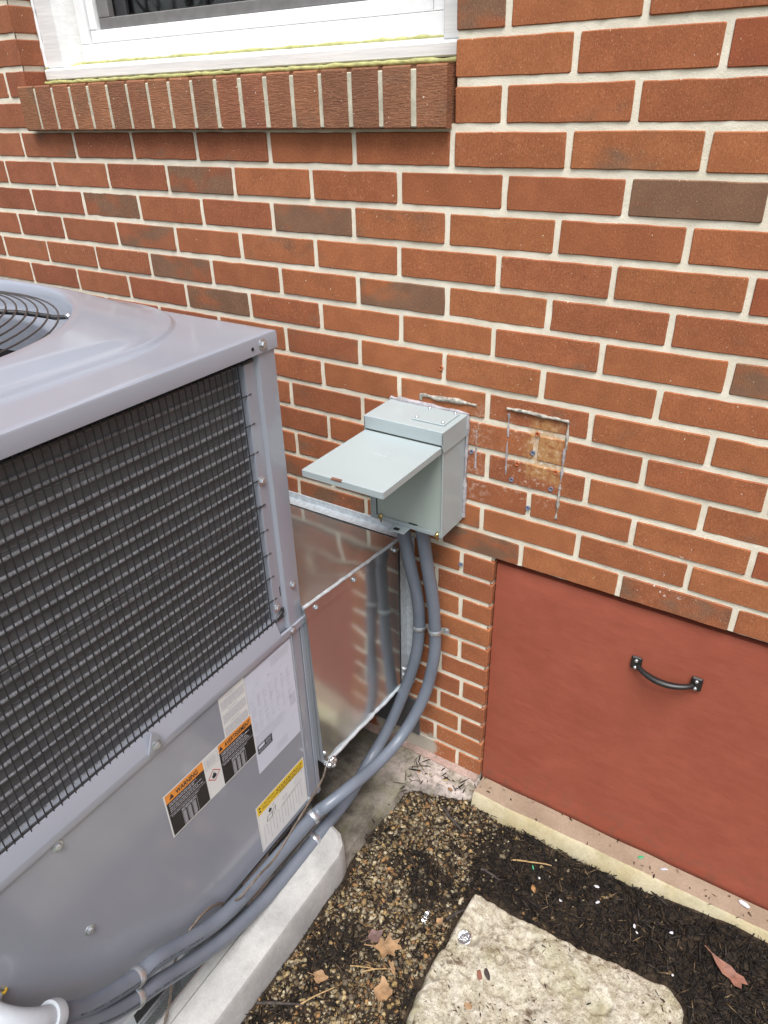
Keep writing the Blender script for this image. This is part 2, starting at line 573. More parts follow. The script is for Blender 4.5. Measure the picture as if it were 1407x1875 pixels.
M['greencaulk'] = plain('yellow_green_caulk', (0.40, 0.40, 0.16), 0.55, nz=0.2, nscale=60, bump=0.4)
M['pebble'] = attr_mat('pebbles', 0.75, 0.2, 260, 0.3)
M['mulch'] = attr_mat('mulch', 0.9, 0.4, 500, 0.25)
M['soil'] = soil_mat()
M['stone'] = stone_mat()
M['leaf'] = plain('dry_leaf_tan', (0.285, 0.172, 0.086), 0.65, nz=0.3, nscale=50, bump=0.4)
M['leafdull'] = plain('dry_leaf_dull', (0.15, 0.09, 0.08), 0.7, nz=0.3, nscale=50, bump=0.4)
M['leafred'] = plain('dry_leaf_russet', (0.22, 0.095, 0.062), 0.65, nz=0.3, nscale=50, bump=0.4)
M['foil'] = plain('crumpled_foil', (0.75, 0.76, 0.78), 0.2, 1.0, nz=0.15, nscale=200, bump=1.0)
M['whitechip'] = plain('white_chip', (0.56, 0.56, 0.6), 0.6, nz=0.1)
M['greenchip'] = plain('green_plastic', (0.05, 0.36, 0.17), 0.45)
M['straw'] = plain('dry_straw', (0.36, 0.24, 0.11), 0.8, nz=0.3, nscale=90)
M['twig'] = plain('dark_twig', (0.05, 0.04, 0.035), 0.9, nz=0.4, nscale=80, bump=0.6)
M['fitting'] = plain('pale_grey_fitting', (0.40, 0.43, 0.47), 0.4, nz=0.04)
M['brownwire'] = plain('brown_thermostat_wire', (0.11, 0.085, 0.065), 0.5, nz=0.2)
M['plate'] = plain('dull_grey_plate', (0.11, 0.11, 0.115), 0.5, 0.3, nz=0.12, nscale=12)
M['bluegrey'] = plain('blue_grey_plug', (0.16, 0.19, 0.27), 0.5)
M['rust'] = plain('orange_plug', (0.42, 0.13, 0.05), 0.5)
M['roomdark'] = plain('room_shade', (0.10, 0.095, 0.09), 0.9, nz=0.3, nscale=6)  # shade of the room behind the pane, put into a dark box colour
M['bark'] = plain('bark', (0.05, 0.042, 0.036), 0.95, nz=0.3, nscale=15)
gl = NT('window_glass')
gl.p(Base_Color=(0.9, 0.95, 0.95), Roughness=0.02, Transmission_Weight=1.0, IOR=1.5)
M['glass'] = gl.mat

# ------------------------------------------------------------------ ground
G = -1.80


def ground_z(x, y):
    k = sstep(-1.6, -1.2, y) * sstep(-0.6, -0.35, x) * sstep(1.7, 1.3, x)
    n = noise.noise(Vector((x * 9, y * 9, 3.1))) * 0.009 + noise.noise(Vector((x * 30, y * 30, 7.7))) * 0.004
    m = 0.028 * sstep(0.35, 0.75, x) * sstep(-0.40, -0.12, y)        # mulch heaped towards the kerb
    s = 0.012 * sstep(-0.25, -0.06, y) * sstep(0.15, -0.1, x)        # soil banked at the slab
    return G + k * (n + m + s)


xs = [-90, -45, -20, -9, -4, -2, -1, -0.6] + [-0.36 + 0.022 * i for i in range(81)] + [1.7, 2.4, 4, 9, 20, 45, 90]
ys = [-120, -60, -28, -14, -7, -4, -2.6, -1.9] + [-1.62 + 0.022 * i for i in range(77)] + [0.3, 3, 12]
mb = MB()
mb.v = [(x, y, ground_z(x, y)) for y in ys for x in xs]
nx = len(xs)
mb.f = [(j * nx + i, j * nx + i + 1, (j + 1) * nx + i + 1, (j + 1) * nx + i) for j in range(len(ys) - 1) for i in range(nx - 1)]
mb.m = [0] * len(mb.f)
ground = kind(mb.build('ground', M['soil'], smooth=60, recalc=False), 'structure')

# ------------------------------------------------------------------ brick wall
C, A = 0.0677, 0.10765
JX = {0: {0: -0.008, 2: 0.209}, 1: {1: 0.109, 3: 0.328}, 2: {0: -0.007, 2: 0.213},
      3: {1: 0.113, 3: 0.327, -5: -0.534, -7: -0.747, -9: -0.959, -11: -1.176, -13: -1.395, -3: -0.318, -1: -0.103},
      4: {0: 0.003, 2: 0.219, -2: -0.216, -4: -0.429, -6: -0.645, -8: -0.856, -10: -1.07, -12: -1.288, -14: -1.502},
      5: {1: 0.107, 3: 0.325, -1: -0.11, -13: -1.412, -11: -1.191, -9: -0.974, -7: -0.757, -5: -0.543, -3: -0.326},
      6: {0: 0.0, 2: 0.215, 4: 0.431, -6: -0.647, -4: -0.43, -2: -0.218, -8: -0.861, -10: -1.078, -12: -1.301, -14: -1.506},
      7: {1: 0.105, 3: 0.323, -1: -0.107, -5: -0.536, -3: -0.322, -7: -0.753, -9: -0.971, -11: -1.186, -13: -1.401, -15: -1.615},
      8: {0: -0.002, 2: 0.213, -6: -0.64, -4: -0.427, -2: -0.215, -8: -0.855, -10: -1.073, -12: -1.291, -14: -1.507},
      9: {-5: -0.536, -3: -0.324, -1: -0.11, 1: 0.106, 3: 0.325}, 10: {-4: -0.433, -2: -0.221, 0: -0.007, 2: 0.211, 4: 0.428},
      11: {-5: -0.537, -3: -0.323, 3: 0.322, 1: 0.105}, 12: {-4: -0.426, 0: 0.0, 2: 0.22, 4: 0.44},
      13: {-5: -0.534, 1: 0.101, 3: 0.322, 5: 0.54}, 14: {-4: -0.424, 0: -0.006, 2: 0.217, 4: 0.44},
      15: {1: 0.094, 3: 0.315, 5: 0.537}}
PIER = {16: -0.052, 17: -0.119, 18: -0.05, 19: -0.115, 20: -0.048, 21: -0.104, 22: -0.038, 23: -0.105, 24: -0.038, 25: -0.114, 26: -0.041}
BURN = {(4, 2): 1.0, (5, -5): 0.75, (5, -3): 0.45, (5, -11): 0.6, (4, -8): 0.7, (6, -10): 0.55, (6, -6): 0.3, (7, -9): 0.65, (8, -8): 0.75,
        (7, -3): 0.75, (6, 4): 0.8, (8, 4): 0.7, (0, -2): 0.8, (15, -1): 0.75, (15, 3): 0.45, (1, -14): 0.6, (9, -5): 0.2, (3, -13): 0.35, (2, -2): 0.35,
        (13, -5): 0.2, (14, -6): 0.45, (15, -5): 0.6, (11, -5): 0.3, (3, 1): 0.25}
WX0, WX1, WZ0, WZ1 = -1.318, -0.104, -0.0354, 1.25
SX0, SX1 = -1.326, -0.104
HX0, HX1, HZ = 0.032, 1.30, -1.0155

wall = root('brick_wall', (0, 0, G), 'red brick house wall with cream mortar joints behind the grey unit', 'wall')


def inview(x, z):
    d = Vector((x, 0, z)) - CAM_T
    q = [sum(CAM_R[i][k] * d[k] for k in range(3)) for i in range(3)]
    if q[2] < 0.05:
        return False
    u, v = 703.5 + 1280 * q[0] / q[2], 937.5 + 1280 * q[1] / q[2]
    return -70 < u < 1480 and -60 < v < 1930


def brick_mesh(name, w, h, depth, seed, mat, amp=0.0006):
    r = random.Random(seed)
    pts = []
    c = 0.002
    hw, hh = w / 2, h / 2
    nx_ = max(2, int(w / 0.024))

    def run(x0, y0, x1, y1, n):
        for i in range(n):
            t = (i + 0.5) / n if 0 < i < n - 1 else (0.0 if i == 0 else 1.0)
            j = r.uniform(-amp, amp)
            dx, dy = x1 - x0, y1 - y0
            L = math.hypot(dx, dy)
            pts.append((x0 + dx * t + dy / L * j, y0 + dy * t - dx / L * j))
    run(-hw + c, -hh, hw - c, -hh, nx_)
    run(hw, -hh + c, hw, hh - c, 3)
    run(hw - c, hh, -hw + c, hh, nx_)
    run(-hw, hh - c, -hw, -hh + c, 3)
    n = len(pts)
    if r.random() < 0.12:                                   # a chipped corner
        k = r.randrange(n)
        px, py = pts[k]
        pts[k] = (px * 0.985, py * 0.94)
    f0 = r.uniform(-0.0012, 0.0008)
    b = 0.0016
    v = [(x - math.copysign(b, x) * (abs(x) > hw - 0.004), f0, y - math.copysign(b, y) * (abs(y) > hh - 0.004)) for x, y in pts]
    v += [(x, f0 + b, y) for x, y in pts]
    v += [(x, depth, y) for x, y in pts]
    f = [tuple(range(n))]
    for k in range(2):
        for i in range(n):
            j = (i + 1) % n
            f.append((k * n + i, k * n + j, (k + 1) * n + j, (k + 1) * n + i))
    me = bpy.data.meshes.new(name)
    me.from_pydata(v, [], f)
    me.materials.append(mat)
    return me


TONES = [(0.35, 0.128, 0.056), (0.34, 0.121, 0.054), (0.325, 0.113, 0.052), (0.36, 0.134, 0.058), (0.31, 0.108, 0.051)]


def tone(x):
    a = rnd.choice(TONES)
    k = rnd.uniform(0.95, 1.06)
    lf = sstep(-0.1, -1.3, x)                               # tone turns slightly darker and pinker towards the window side
    return (a[0] * k * (1 - 0.12 * lf), a[1] * k * (1 - 0.1 * lf), a[2] * k * (1 + 0.08 * lf), 1.0)


far = MB()
nb = 0
for r in range(-42, 27):
    z0, z1 = -r * C, -(r - 1) * C
    js = []
    if r >= 16:
        p = PIER[r]
        js = sorted([p - 0.2153 * i for i in range(22)]) + [HX0]
        js += [1.35 + 0.2153 * i + (0.107 if r % 2 else 0) for i in range(14)]
    else:
        for k in range(-40, 41):
            if (k - r) % 2 == 0:
                js.append((JX.get(r, {}).get(k, k * A + rnd.uniform(-0.003, 0.003)), k))
        js = [(x, k) for x, k in js]
    jl = [(j if isinstance(j, tuple) else (j, None)) for j in js]
    for (xa, ka), (xb, kb) in zip(jl, jl[1:]):
        a, b = xa + 0.0055, xb - 0.0055
        segs = [(a, b)]
        if r >= 16 and HX0 - 0.001 <= xa < HX1:
            continue
        if r <= 2 and z0 < WZ1:
            cut = []
            for s0, s1 in segs:
                L, Rr = WX0, WX1 + 0.004
                if s0 < L:
                    cut.append((s0, min(s1, L)))
                if s1 > Rr:
                    cut.append((max(s0, Rr), s1))
            segs = cut
        for s0, s1 in segs:
            if s1 - s0 < 0.02:
                continue
            cx, cz = (s0 + s1) / 2, (z0 + z1) / 2
            h = C - 0.0124
            hid = (r > 10 and cx < -0.66) or (r >= 16 and cx < -0.42)
            if inview(cx, cz) and not hid:
                edge = abs(s1 - WX0) < 0.01 or abs(s1 - HX0) < 0.012 or r == 15
                if abs(s1 - HX0) < 0.012:
                    s1 = HX0
                me = brick_mesh('brick', s1 - s0, h, 0.1 if edge else 0.03, nb * 7 + 3, M['brick'])
                o = link('brick', me, wall, ((s0 + s1) / 2 + 0.0, rnd.uniform(-0.0006, 0.0006), cz + rnd.uniform(-0.0008, 0.0008)))
                o.color = tone(cx)
                bn = BURN.get((r, ka), None)
                if bn is None:
                    bn = rnd.choice([-0.1, -0.1, 0, 0, 0.08])
                o['burn'] = float(bn)
                nb += 1
            else:
                far.box(s0, s1, 0, 0.03, z0 + 0.005, z1 - 0.005, 0.0015)
fo = kind(far.build('outer_bricks', M['brick'], wall, smooth=0), 'stuff')
fo.color = (0.31, 0.095, 0.046, 1)
fo['burn'] = 0.1

# mortar: an uneven sheet a little behind the brick faces, thick backing behind it
mo = MB()
step = 0.011
xg = [-2.0 + step * i for i in range(int(3.3 / step))]
zg = [-1.79 + step * i for i in range(int(2.1 / step))]


def hole(x, z):
    return (WX0 - 0.002 < x < WX1 + 0.006 and z > -0.13) or (x > HX0 - 0.004 and x < HX1 + 0.03 and z < HZ + 0.003)


idx = {}
for j, z in enumerate(zg):
    for i, x in enumerate(xg):
        idx[i, j] = len(mo.v)
        d = noise.noise(Vector((x * 38, z * 38, 1.0))) * 0.0016 + noise.noise(Vector((x * 140, z * 140, 5.0))) * 0.0011
        mo.v.append((x, max(0.0014, 0.0026 + 0.8 * d), z))
for j in range(len(zg) - 1):
    for i in range(len(xg) - 1):
        if not hole(xg[i] + step / 2, zg[j] + step / 2):
            mo.f.append((idx[i, j], idx[i + 1, j], idx[i + 1, j + 1], idx[i, j + 1]))
            mo.m.append(0)
for a in ((-4.5, -2.0, -1.79, 3.0), (1.3, 4.4, -1.79, 3.0)):
    mo.box(a[0], a[1], 0.004, 0.25, a[2], a[3])
mo.box(-2.0, WX0 - 0.004, 0.009, 0.25, -1.79, 3.0)
mo.box(WX0 - 0.004, WX1 + 0.006, 0.009, 0.25, -1.79, -0.13)
mo.box(WX0 - 0.004, WX1 + 0.006, 0.004, 0.25, 1.25, 3.0)
mo.box(WX1 + 0.006, HX0 - 0.004, 0.009, 0.25, -1.79, 3.0)
mo.box(HX0 - 0.004, 1.3, 0.009, 0.25, HZ + 0.002, 3.0)
mo.box(HX0 - 0.2, HX1, 0.10, 0.26, -1.79, HZ)
mo.build('mortar', M['mortar'], wall, smooth=50, recalc=False)

# rowlock sill under the window
sm = MB()
sm.box(SX0 + 0.004, SX1 - 0.004, -0.0198, 0.09, -0.134, -0.0445, 0.002)
sill = sm.build('window_sill', M['sillmortar'], wall, smooth=0)
NS = 18
for i in range(NS):
    wd = (SX1 - SX0) / NS
    x0, x1 = SX0 + i * wd + 0.005, SX0 + (i + 1) * wd - 0.005
    if i == 0:
        x0 -= 0.004
    if i == NS - 1:
        x1 += 0.003
    hw, f0 = (x1 - x0) / 2, rnd.uniform(-0.0015, 0.0015)
    zt, zb = -0.0385, -0.1365
    b = 0.003
    m = MB()
    prof = [(-0.022 + f0, zb + b), (-0.022 + f0 - 0.0005, (zb + zt) / 2), (-0.022 + f0, zt - b), (-0.019 + f0, zt), (0.075, zt + 0.003), (0.075, zb), (-0.019 + f0, zb)]
    vs, n = [], len(prof)
    jit = [rnd.uniform(-0.0007, 0.0007) for _ in range(4)]
    for sx, inset in ((-1, 0.002), (-1, 0), (1, 0), (1, 0.002)):
        for q, (yy, zz) in enumerate(prof):
            ins = inset
            xx = sx * (hw - (0 if ins == 0 else 0)) + jit[q % 4]
            if inset:
                yy += 0.0 if q in (4, 5) else 0.0018
                xx = sx * hw + jit[q % 4]
            else:
                xx = sx * (hw - 0.0018) + jit[q % 4]
            vs.append((xx, yy, zz))
    fs = [tuple(range(n)), tuple(3 * n + k for k in range(n))]
    for k in range(3):
        for q in range(n):
            l = (q + 1) % n
            fs.append((k * n + q, k * n + l, (k + 1) * n + l, (k + 1) * n + q))
    m.add(vs, fs)
    o = m.build('brick', M['sillbrick'], sill, smooth=0)
    o.location = ((x0 + x1) / 2, 0, 0)
    t3 = tone(-0.9)
    g3 = rnd.choice([(0.9, 1.02, 1), (0.85, 1.04, 1.0), (0.78, 1.0, 0.98), (0.85, 1.0, 1.0)])
    o.color = (t3[0] * g3[0] * 1.04, t3[1] * g3[1] * 1.06, t3[2] * g3[2] * 1.18, 1)
    o['burn'] = rnd.choice([-0.1, 0.05, 0.12, 0.2])

# footing ledge under the pier, part of the wall
fm = MB()
n = 40
for i in range(n):
    xa, xb = -0.95 + 0.98 * i / n, -0.95 + 0.98 * (i + 1) / n
    ya, yb = [-0.022 + 0.006 * noise.noise(Vector((q * 14, 2, 2))) for q in (xa, xb)]
    fm.quad((xa, 0.012, -1.752), (xb, 0.012, -1.752), (xb, yb, -1.757), (xa, ya, -1.757))
    fm.quad((xa, ya, -1.757), (xb, yb, -1.757), (xb, yb - 0.004, -1.86), (xa, ya - 0.004, -1.86))
fm.build('footing', M['footing'], wall, smooth=40)

# ------------------------------------------------------------------ window
win = root('window', (-0.71, 0.08, -0.03), 'white framed window with grey screen above the brick sill', 'window')
m = MB()
m.box(WX0 + 0.006, WX1, 0.058, 0.16, -0.026, -0.002, 0.003)
a0, a1 = WX0 + 0.006, WX1
m.add([(a0, 0.06, -0.0025), (a1, 0.06, -0.0025), (a1, 0.12, 0.012), (a0, 0.12, 0.012), (a0, 0.06, -0.01), (a1, 0.06, -0.01), (a1, 0.12, -0.01), (a0, 0.12, -0.01)],
      [(0, 1, 2, 3), (4, 5, 6, 7), (0, 1, 5, 4), (1, 2, 6, 5), (2, 3, 7, 6), (3, 0, 4, 7)])
m.build('wooden_sill', M['wood'], win, smooth=30)
m = MB()
m.box(WX0 + 0.003, -1.244, 0.072, 0.16, -0.001, WZ1, 0.004)
m.add([(-1.244, 0.076, 0.0), (-1.212, 0.112, 0.008), (-1.212, 0.112, WZ1), (-1.244, 0.076, WZ1)], [(0, 1, 2, 3)])
m.box(-1.215, -1.2, 0.112, 0.16, 0.0, WZ1, 0.001)
m.box(-0.165, WX1 + 0.004, 0.072, 0.16, -0.001, WZ1, 0.004)
m.build('jamb_casing', M['wood'], win, smooth=30)
m = MB()
m.box(-1.2, -0.165, 0.098, 0.16, 0.006, 0.047, 0.002)
m.box(-1.2, -1.168, 0.1, 0.16, 0.047, WZ1, 0.002)
m.box(-0.2, -0.165, 0.1, 0.16, 0.047, WZ1, 0.002)
m.box(-1.2, -0.165, 0.0985, 0.101, 0.0475, 0.0495, 0.0)
fr = m.build('frame', M['vinyl'], win, smooth=30)
m = MB()
m.box(-1.165, -0.205, 0.106, 0.15, 0.0485, 0.074, 0.003)
m.box(-1.165, -1.14, 0.106, 0.15, 0.074, WZ1, 0.003)
m.box(-0.23, -0.205, 0.106, 0.15, 0.074, WZ1, 0.003)
m.build('sash', M['vinyl'], win, smooth=30)
m = MB()
m.box(-1.137, -0.233, 0.116, 0.135, 0.0755, 0.098, 0.002)
m.box(-1.137, -1.098, 0.116, 0.135, 0.098, WZ1, 0.002)
m.box(-0.27, -0.233, 0.116, 0.135, 0.098, WZ1, 0.002)
m.build('screen_frame', M['screen'], win, smooth=30)
m = MB()
m.box(-1.098, -1.06, 0.138, 0.15, 0.098, WZ1, 0.002)
m.box(-0.30, -0.27, 0.138, 0.15, 0.098, WZ1, 0.002)
m.build('inner_sash', M['sashdark'], win, smooth=30)
MB().box(-1.1, -0.26, 0.1515, 0.155, 0.09, WZ1).build('pane', M['glass'], win, smooth=0)
MB().box(-0.83, -0.815, 0.157, 0.166, 0.09, WZ1, 0.002).build('muntin', M['vinyl'], win, smooth=30)
MB().box(-3.2, 0.6, 0.17, 1.6, -0.3, 1.6).build('room_interior', M['roomdark'], win, smooth=0)


def bead(pts, r, mat, name, parent, sx=1.0, jit=0.35, seed=1):
    rr = random.Random(seed)
    P = [Vector(p) for p in pts]
    out = []
    for a, b in zip(P, P[1:]):
        L = max(2, int((b - a).length / 0.012))
        out += [a.lerp(b, k / L) for k in range(L)]
    out.append(P[-1])
    rs = [r * (1 + jit * noise.noise(p * 55 + Vector((seed, 0, 0))) * 1.6) for p in out]
    out = [p + Vector((0, 0, noise.noise(p * 30 + Vector((0, seed, 0))) * r * 0.5 * jit * 2)) for p in out]
    m_ = MB().tube(out, rs, 6, sx=sx)
    return m_.build(name, mat, parent, smooth=60)


bead([(WX0 + 0.004, 0.056, -0.031), (WX1, 0.056, -0.031)], 0.0042, M['greencaulk'], 'caulk_bead', win, seed=3)
bead([(-1.205, 0.098, 0.0075), (-0.165, 0.098, 0.0075)], 0.0040, M['greencaulk'], 'caulk_bead', win, seed=5)
bead([(-1.235, 0.082, 0.001), (-1.205, 0.108, 0.0085)], 0.005, M['greencaulk'], 'caulk_bead', win, seed=6)
bead([(-1.205, 0.109, 0.006), (-1.205, 0.109, 0.5)], 0.003, M['greencaulk'], 'caulk_bead', win, seed=7)
bead([(WX0 + 0.003, 0.07, -0.03), (WX0 + 0.003, 0.07, 0.004)], 0.005, M['greencaulk'], 'caulk_bead', win, seed=8)
bead([(WX0 + 0.002, 0.071, 0.0), (WX0 + 0.002, 0.071, 0.6)], 0.0045, M['vinyl'], 'caulk_bead', win, seed=9)

# ------------------------------------------------------------------ access hatch
hat = root('access_hatch', (0.66, 0.014, -1.78), 'rust red painted crawl space hatch with black pull handle', 'hatch')
m = MB()
nxh, nzh = 40, 24
hx0, hx1, hz0, hz1 = HX0 + 0.003, HX1, -1.775, HZ - 0.014
for j in range(nzh + 1):
    for i in range(nxh + 1):
        x, z = hx0 + (hx1 - hx0) * i / nxh, hz0 + (hz1 - hz0) * j / nzh
        e = min(i, nxh - i, j, nzh - j)
        m.v.append((x, 0.010 + 0.0025 * noise.noise(Vector((x * 3, z * 3, 0))) + (0.004 if e == 0 else 0), z))
for j in range(nzh):
    for i in range(nxh):
        m.f.append((j * (nxh + 1) + i, j * (nxh + 1) + i + 1, (j + 1) * (nxh + 1) + i + 1, (j + 1) * (nxh + 1) + i))
        m.m.append(0)
m.box(hx0, hx1, 0.016, 0.04, hz0, hz1)
m.build('panel', M['hatch'], hat, smooth=40, recalc=False)
m = MB().box(HX0 + 0.004, HX1, -0.002, 0.02, -1.784, -1.777, 0.001)
m.build('bottom_trim', M['labelwhite2'], hat)
hx, hz = (0.3795, 0.5045), -1.168
arc = []
for k in range(21):
    t = k / 20
    arc.append((hx[0] + 0.006 + (hx[1] - hx[0] - 0.012) * t, 0.002 - 0.023 * math.sin(math.pi * t) ** 0.6, hz - 0.004 - 0.004 * math.sin(math.pi * t)))
han = MB().tube(arc, [0.0045 + 0.0022 * math.sin(math.pi * k / 20) for k in range(21)], 12, sx=1.25).build('handle', M['black'], hat, smooth=60)
for x in hx:
    MB().box(x - 0.0115, x + 0.0115, 0.001, 0.0075, hz - 0.018, hz + 0.018, 0.003).build('plate', M['black'], han)
for x in hx:
    for dz in (-0.010, 0.009):
        MB().lathe([(0.0, -0.0042), (0.0028, -0.0036), (0.004, -0.0018), (0.0042, 0.0)], (x, 0.001, hz + dz), 'y', 10).build('screw', M['zinc'], han)

# kerb block in front of the hatch
kb = root('kerb_block', (0.7, -0.03, -1.8), 'pale sand concrete kerb block with pinkish top below the red hatch', 'kerb')
m = MB()
N = 46
pt, pf = [], []
for i in range(N + 1):
    t = i / N
    x = 0.043 + (1.35 - 0.043) * t
    yf = -0.064 + 0.012 * t + 0.003 * noise.noise(Vector((x * 9, 0, 0)))
    zf = -1.753 + 0.004 * noise.noise(Vector((x * 11, 4, 0))) + 0.010 * t
    pt.append([(x, 0.004, zf - 0.005), (x, yf + 0.006, zf)])
    pf.append([(x, yf + 0.006, zf), (x, yf - 0.001, zf - 0.006), (x, yf - 0.014, zf - 0.055), (x, yf - 0.016, -1.9)])
for arr, mi in ((pt, 0), (pf, 1)):
    k = len(arr[0])
    vv = [p for row in arr for p in row]
    ff = [(i * k + q, (i + 1) * k + q, (i + 1) * k + q + 1, i * k + q + 1) for i in range(N) for q in range(k - 1)]
    m.add(vv, ff, mi)
e = pf[0]
m.add([(0.043, 0.004, -1.758), e[0], e[1], e[2], e[3], (0.043, 0.004, -1.9)], [(0, 1, 2, 3, 4, 5)], 1)
m.build('block', [M['kerbtop'], M['kerbface']], kb, smooth=50)

# ------------------------------------------------------------------ old slab, equipment pad
m = MB()
sx_, sy_ = [-1.0 + 0.02 * i for i in range(54)], [-0.42 + 0.02 * j for j in range(22)]


def slab_z(x, y):
    edge = -0.138 + 0.02 * sstep(-0.26, -0.1, y) + 0.17 * sstep(-0.14, -0.05, y) + 0.008 * noise.noise(Vector((x * 9, y * 20, 9)))
    k = sstep(edge + 0.006, edge - 0.012, x)
    top = -1.772 + 0.012 * sstep(-0.3, -0.02, y) + 0.004 * noise.noise(Vector((x * 16, y * 16, 2)))
    return -1.86 + (top + 1.86) * k


m.v = [(x, y, slab_z(x, y)) for y in sy_ for x in sx_]
n = len(sx_)
m.f = [(j * n + i, j * n + i + 1, (j + 1) * n + i + 1, (j + 1) * n + i) for j in range(len(sy_) - 1) for i in range(n - 1)]
m.m = [0] * len(m.f)
kind(m.build('concrete_pavement', M['slab'], smooth=60, recalc=False), 'structure')

pad = root('equipment_pad', (-0.86, -0.95, G), 'pale grey concrete pad with rounded corner under the cooling unit', 'pad')
PX0, PX1, PY0, PY1, PZ = -1.62, -0.137, -1.62, -0.378, -1.69
prof = [(0.0, -1.84), (0.0, PZ - 0.016), (0.004, PZ - 0.006), (0.013, PZ), (0.075, PZ + 0.0006), (0.080, PZ - 0.005), (0.12, PZ - 0.0055)]


def rrect(ins, rad, n=8):
    out = []
    r = max(0.006, rad - ins)
    for (cx, cy, a0) in ((PX1 - ins - r, PY1 - ins - r, 0), (PX0 + ins + r, PY1 - ins - r, 90), (PX0 + ins + r, PY0 + ins + r, 180), (PX1 - ins - r, PY0 + ins + r, 270)):
        for k in range(n + 1):
            a = math.radians(a0 + 90 * k / n)
            out.append((cx + r * math.cos(a), cy + r * math.sin(a)))
    return out


m = MB()
rings = [[(x, y, z) for x, y in rrect(i, 0.065, 3)] for i, z in prof]
n = len(rings[0])
m.add([p for rg in rings for p in rg], [(k * n + i, k * n + (i + 1) % n, (k + 1) * n + (i + 1) % n, (k + 1) * n + i) for k in range(len(rings) - 1) for i in range(n)]
      + [tuple((len(rings) - 1) * n + i for i in range(n))])
m.build('slab', M['pad'], pad, smooth=30)

# ------------------------------------------------------------------ packaged cooling unit
ux, uy0, uy1 = -0.25, -1.30, -0.36
ux0 = -1.45
UB, UM, UT = -1.61, -1.058, -0.425
ac = root('cooling_unit', (-0.85, -0.83, UB), 'large grey packaged air conditioner with black wire coil guard and fan grille', 'air conditioner')
P_ = M['paint']
m = MB()
m.box(ux0, ux - 0.004, uy0, uy1 - 0.002, UB, UM + 0.004)
m.box(ux0, ux - 0.06, uy0 + 0.04, uy1 - 0.03, UM, -0.66)
m.box(ux0, ux - 0.05, uy1 - 0.03, uy1 - 0.002, UM, UT - 0.01)
m.build('cabinet', P_, ac, smooth=30)
m = MB()
m.box(ux - 0.003, ux, uy0 + 0.01, -0.402, UB + 0.004, UM - 0.002, 0.001)
m.tube([(ux - 0.001, -0.4035, UB + 0.006), (ux - 0.001, -0.4035, UM - 0.004)], 0.0028, 8)
lp = m.build('lower_panel', P_, ac, smooth=30)
m = MB()
m.box(ux - 0.003, ux - 0.0005, -0.3985, -0.3745, UB, UM, 0.001)
m.box(ux - 0.003, ux + 0.0005, -0.3725, uy1, UB - 0.004, UM, 0.001)
m.build('corner_post', P_, ac, smooth=30)
# upper post: flat flange, bead and recessed channel beside the coil
m = MB()
sec = [(-0.30, -0.362), (-0.2535, -0.3605), (-0.2505, -0.3625), (-0.25, -0.366), (-0.25, -0.400), (-0.2505, -0.4035), (-0.254, -0.4055), (-0.258, -0.4075), (-0.2585, -0.432), (-0.262, -0.4335), (-0.29, -0.434)]
k = len(sec)
m.add([(x, y, z) for z in (UM + 0.008, UT - 0.006) for x, y in sec], [(i, i + 1, k + i + 1, k + i) for i in range(k - 1)])
m.build('upper_post', P_, ac, smooth=28)
m = MB()
m.add([(x, -1.66 - y, z) for z in (UM + 0.008, UT - 0.006) for x, y in sec], [(i, i + 1, k + i + 1, k + i) for i in range(k - 1)])
m.box(ux0, -0.26, uy0 - 0.001, uy0 + 0.004, UM, UT - 0.006)
m.build('upper_post', P_, ac, smooth=28)
# sloping rail between coil and lower panel
m = MB()
sec = [(-0.29, -1.012), (-0.262, -1.014), (-0.2585, -1.016), (-0.2465, -1.045), (-0.2455, -1.049), (-0.2465, -1.0625), (-0.249, -1.064)]
k = len(sec)
m.add([(x, y, z) for y in (uy0, -0.436) for x, z in sec], [(i, i + 1, k + i + 1, k + i) for i in range(k - 1)])
m.box(-0.252, -0.2462, -0.437, uy1 - 0.0005, -1.064, -1.046, 0.0012)
m.build('middle_rail', P_, ac, smooth=28)
m = MB().add([(-0.2475, -0.792, -1.051), (-0.2475, -0.757, -1.051), (-0.2475, -0.767, -1.018), (-0.2475, -0.776, -1.010), (-0.2435, -0.792, -1.051), (-0.2435, -0.757, -1.051), (-0.2435, -0.767, -1.018), (-0.2435, -0.776, -1.010)],
             [(0, 1, 2, 3), (4, 5, 6, 7), (0, 1, 5, 4), (1, 2, 6, 5), (2, 3, 7, 6), (3, 0, 4, 7)])
m.build('joint_tab', P_, ac, smooth=20)

# lid: flange, raised pan and fan orifice in one pressed sheet
FC = (-0.85, -0.83)
FR = 0.425


def pan_sdf(x, y):
    qx, qy = abs(x - FC[0]) - (0.495 - 0.22), abs(y - FC[1]) - (0.466 - 0.22)
    return math.hypot(max(qx, 0), max(qy, 0)) + min(max(qx, qy), 0) - 0.22


def lid_z(x, y):
    s = pan_sdf(x, y)
    r = math.hypot(x - FC[0], y - FC[1])
    up = 0.008 * sstep(0.005, -0.005, s)
    ramp_ = 0.021 * min(1.0, max(0.0, (0.56 - r) / 0.12)) * sstep(0.005, -0.05, s)
    return UT + up + ramp_


hx_, hy_ = 0.6015, 0.4715
NA = 256
LX0, LX1, LY0, LY1 = ux0 - 0.003, ux + 0.003, uy0 - 0.003, uy1 + 0.0035
m = MB()
rows = []
angs = sorted(set([2 * math.pi * i / NA for i in range(NA)] + [math.atan2(sy * (0.4735 if sy > 0 else 0.473), sx * 0.603) % (2 * math.pi) for sx in (-1, 1) for sy in (-1, 1)]))
RT = [0, 0.012, 0.03, 0.055, 0.09, 0.14, 0.2, 0.27, 0.34, 0.42, 0.5, 0.58, 0.66, 0.74, 0.82, 0.88, 0.93, 0.97, 1.0]


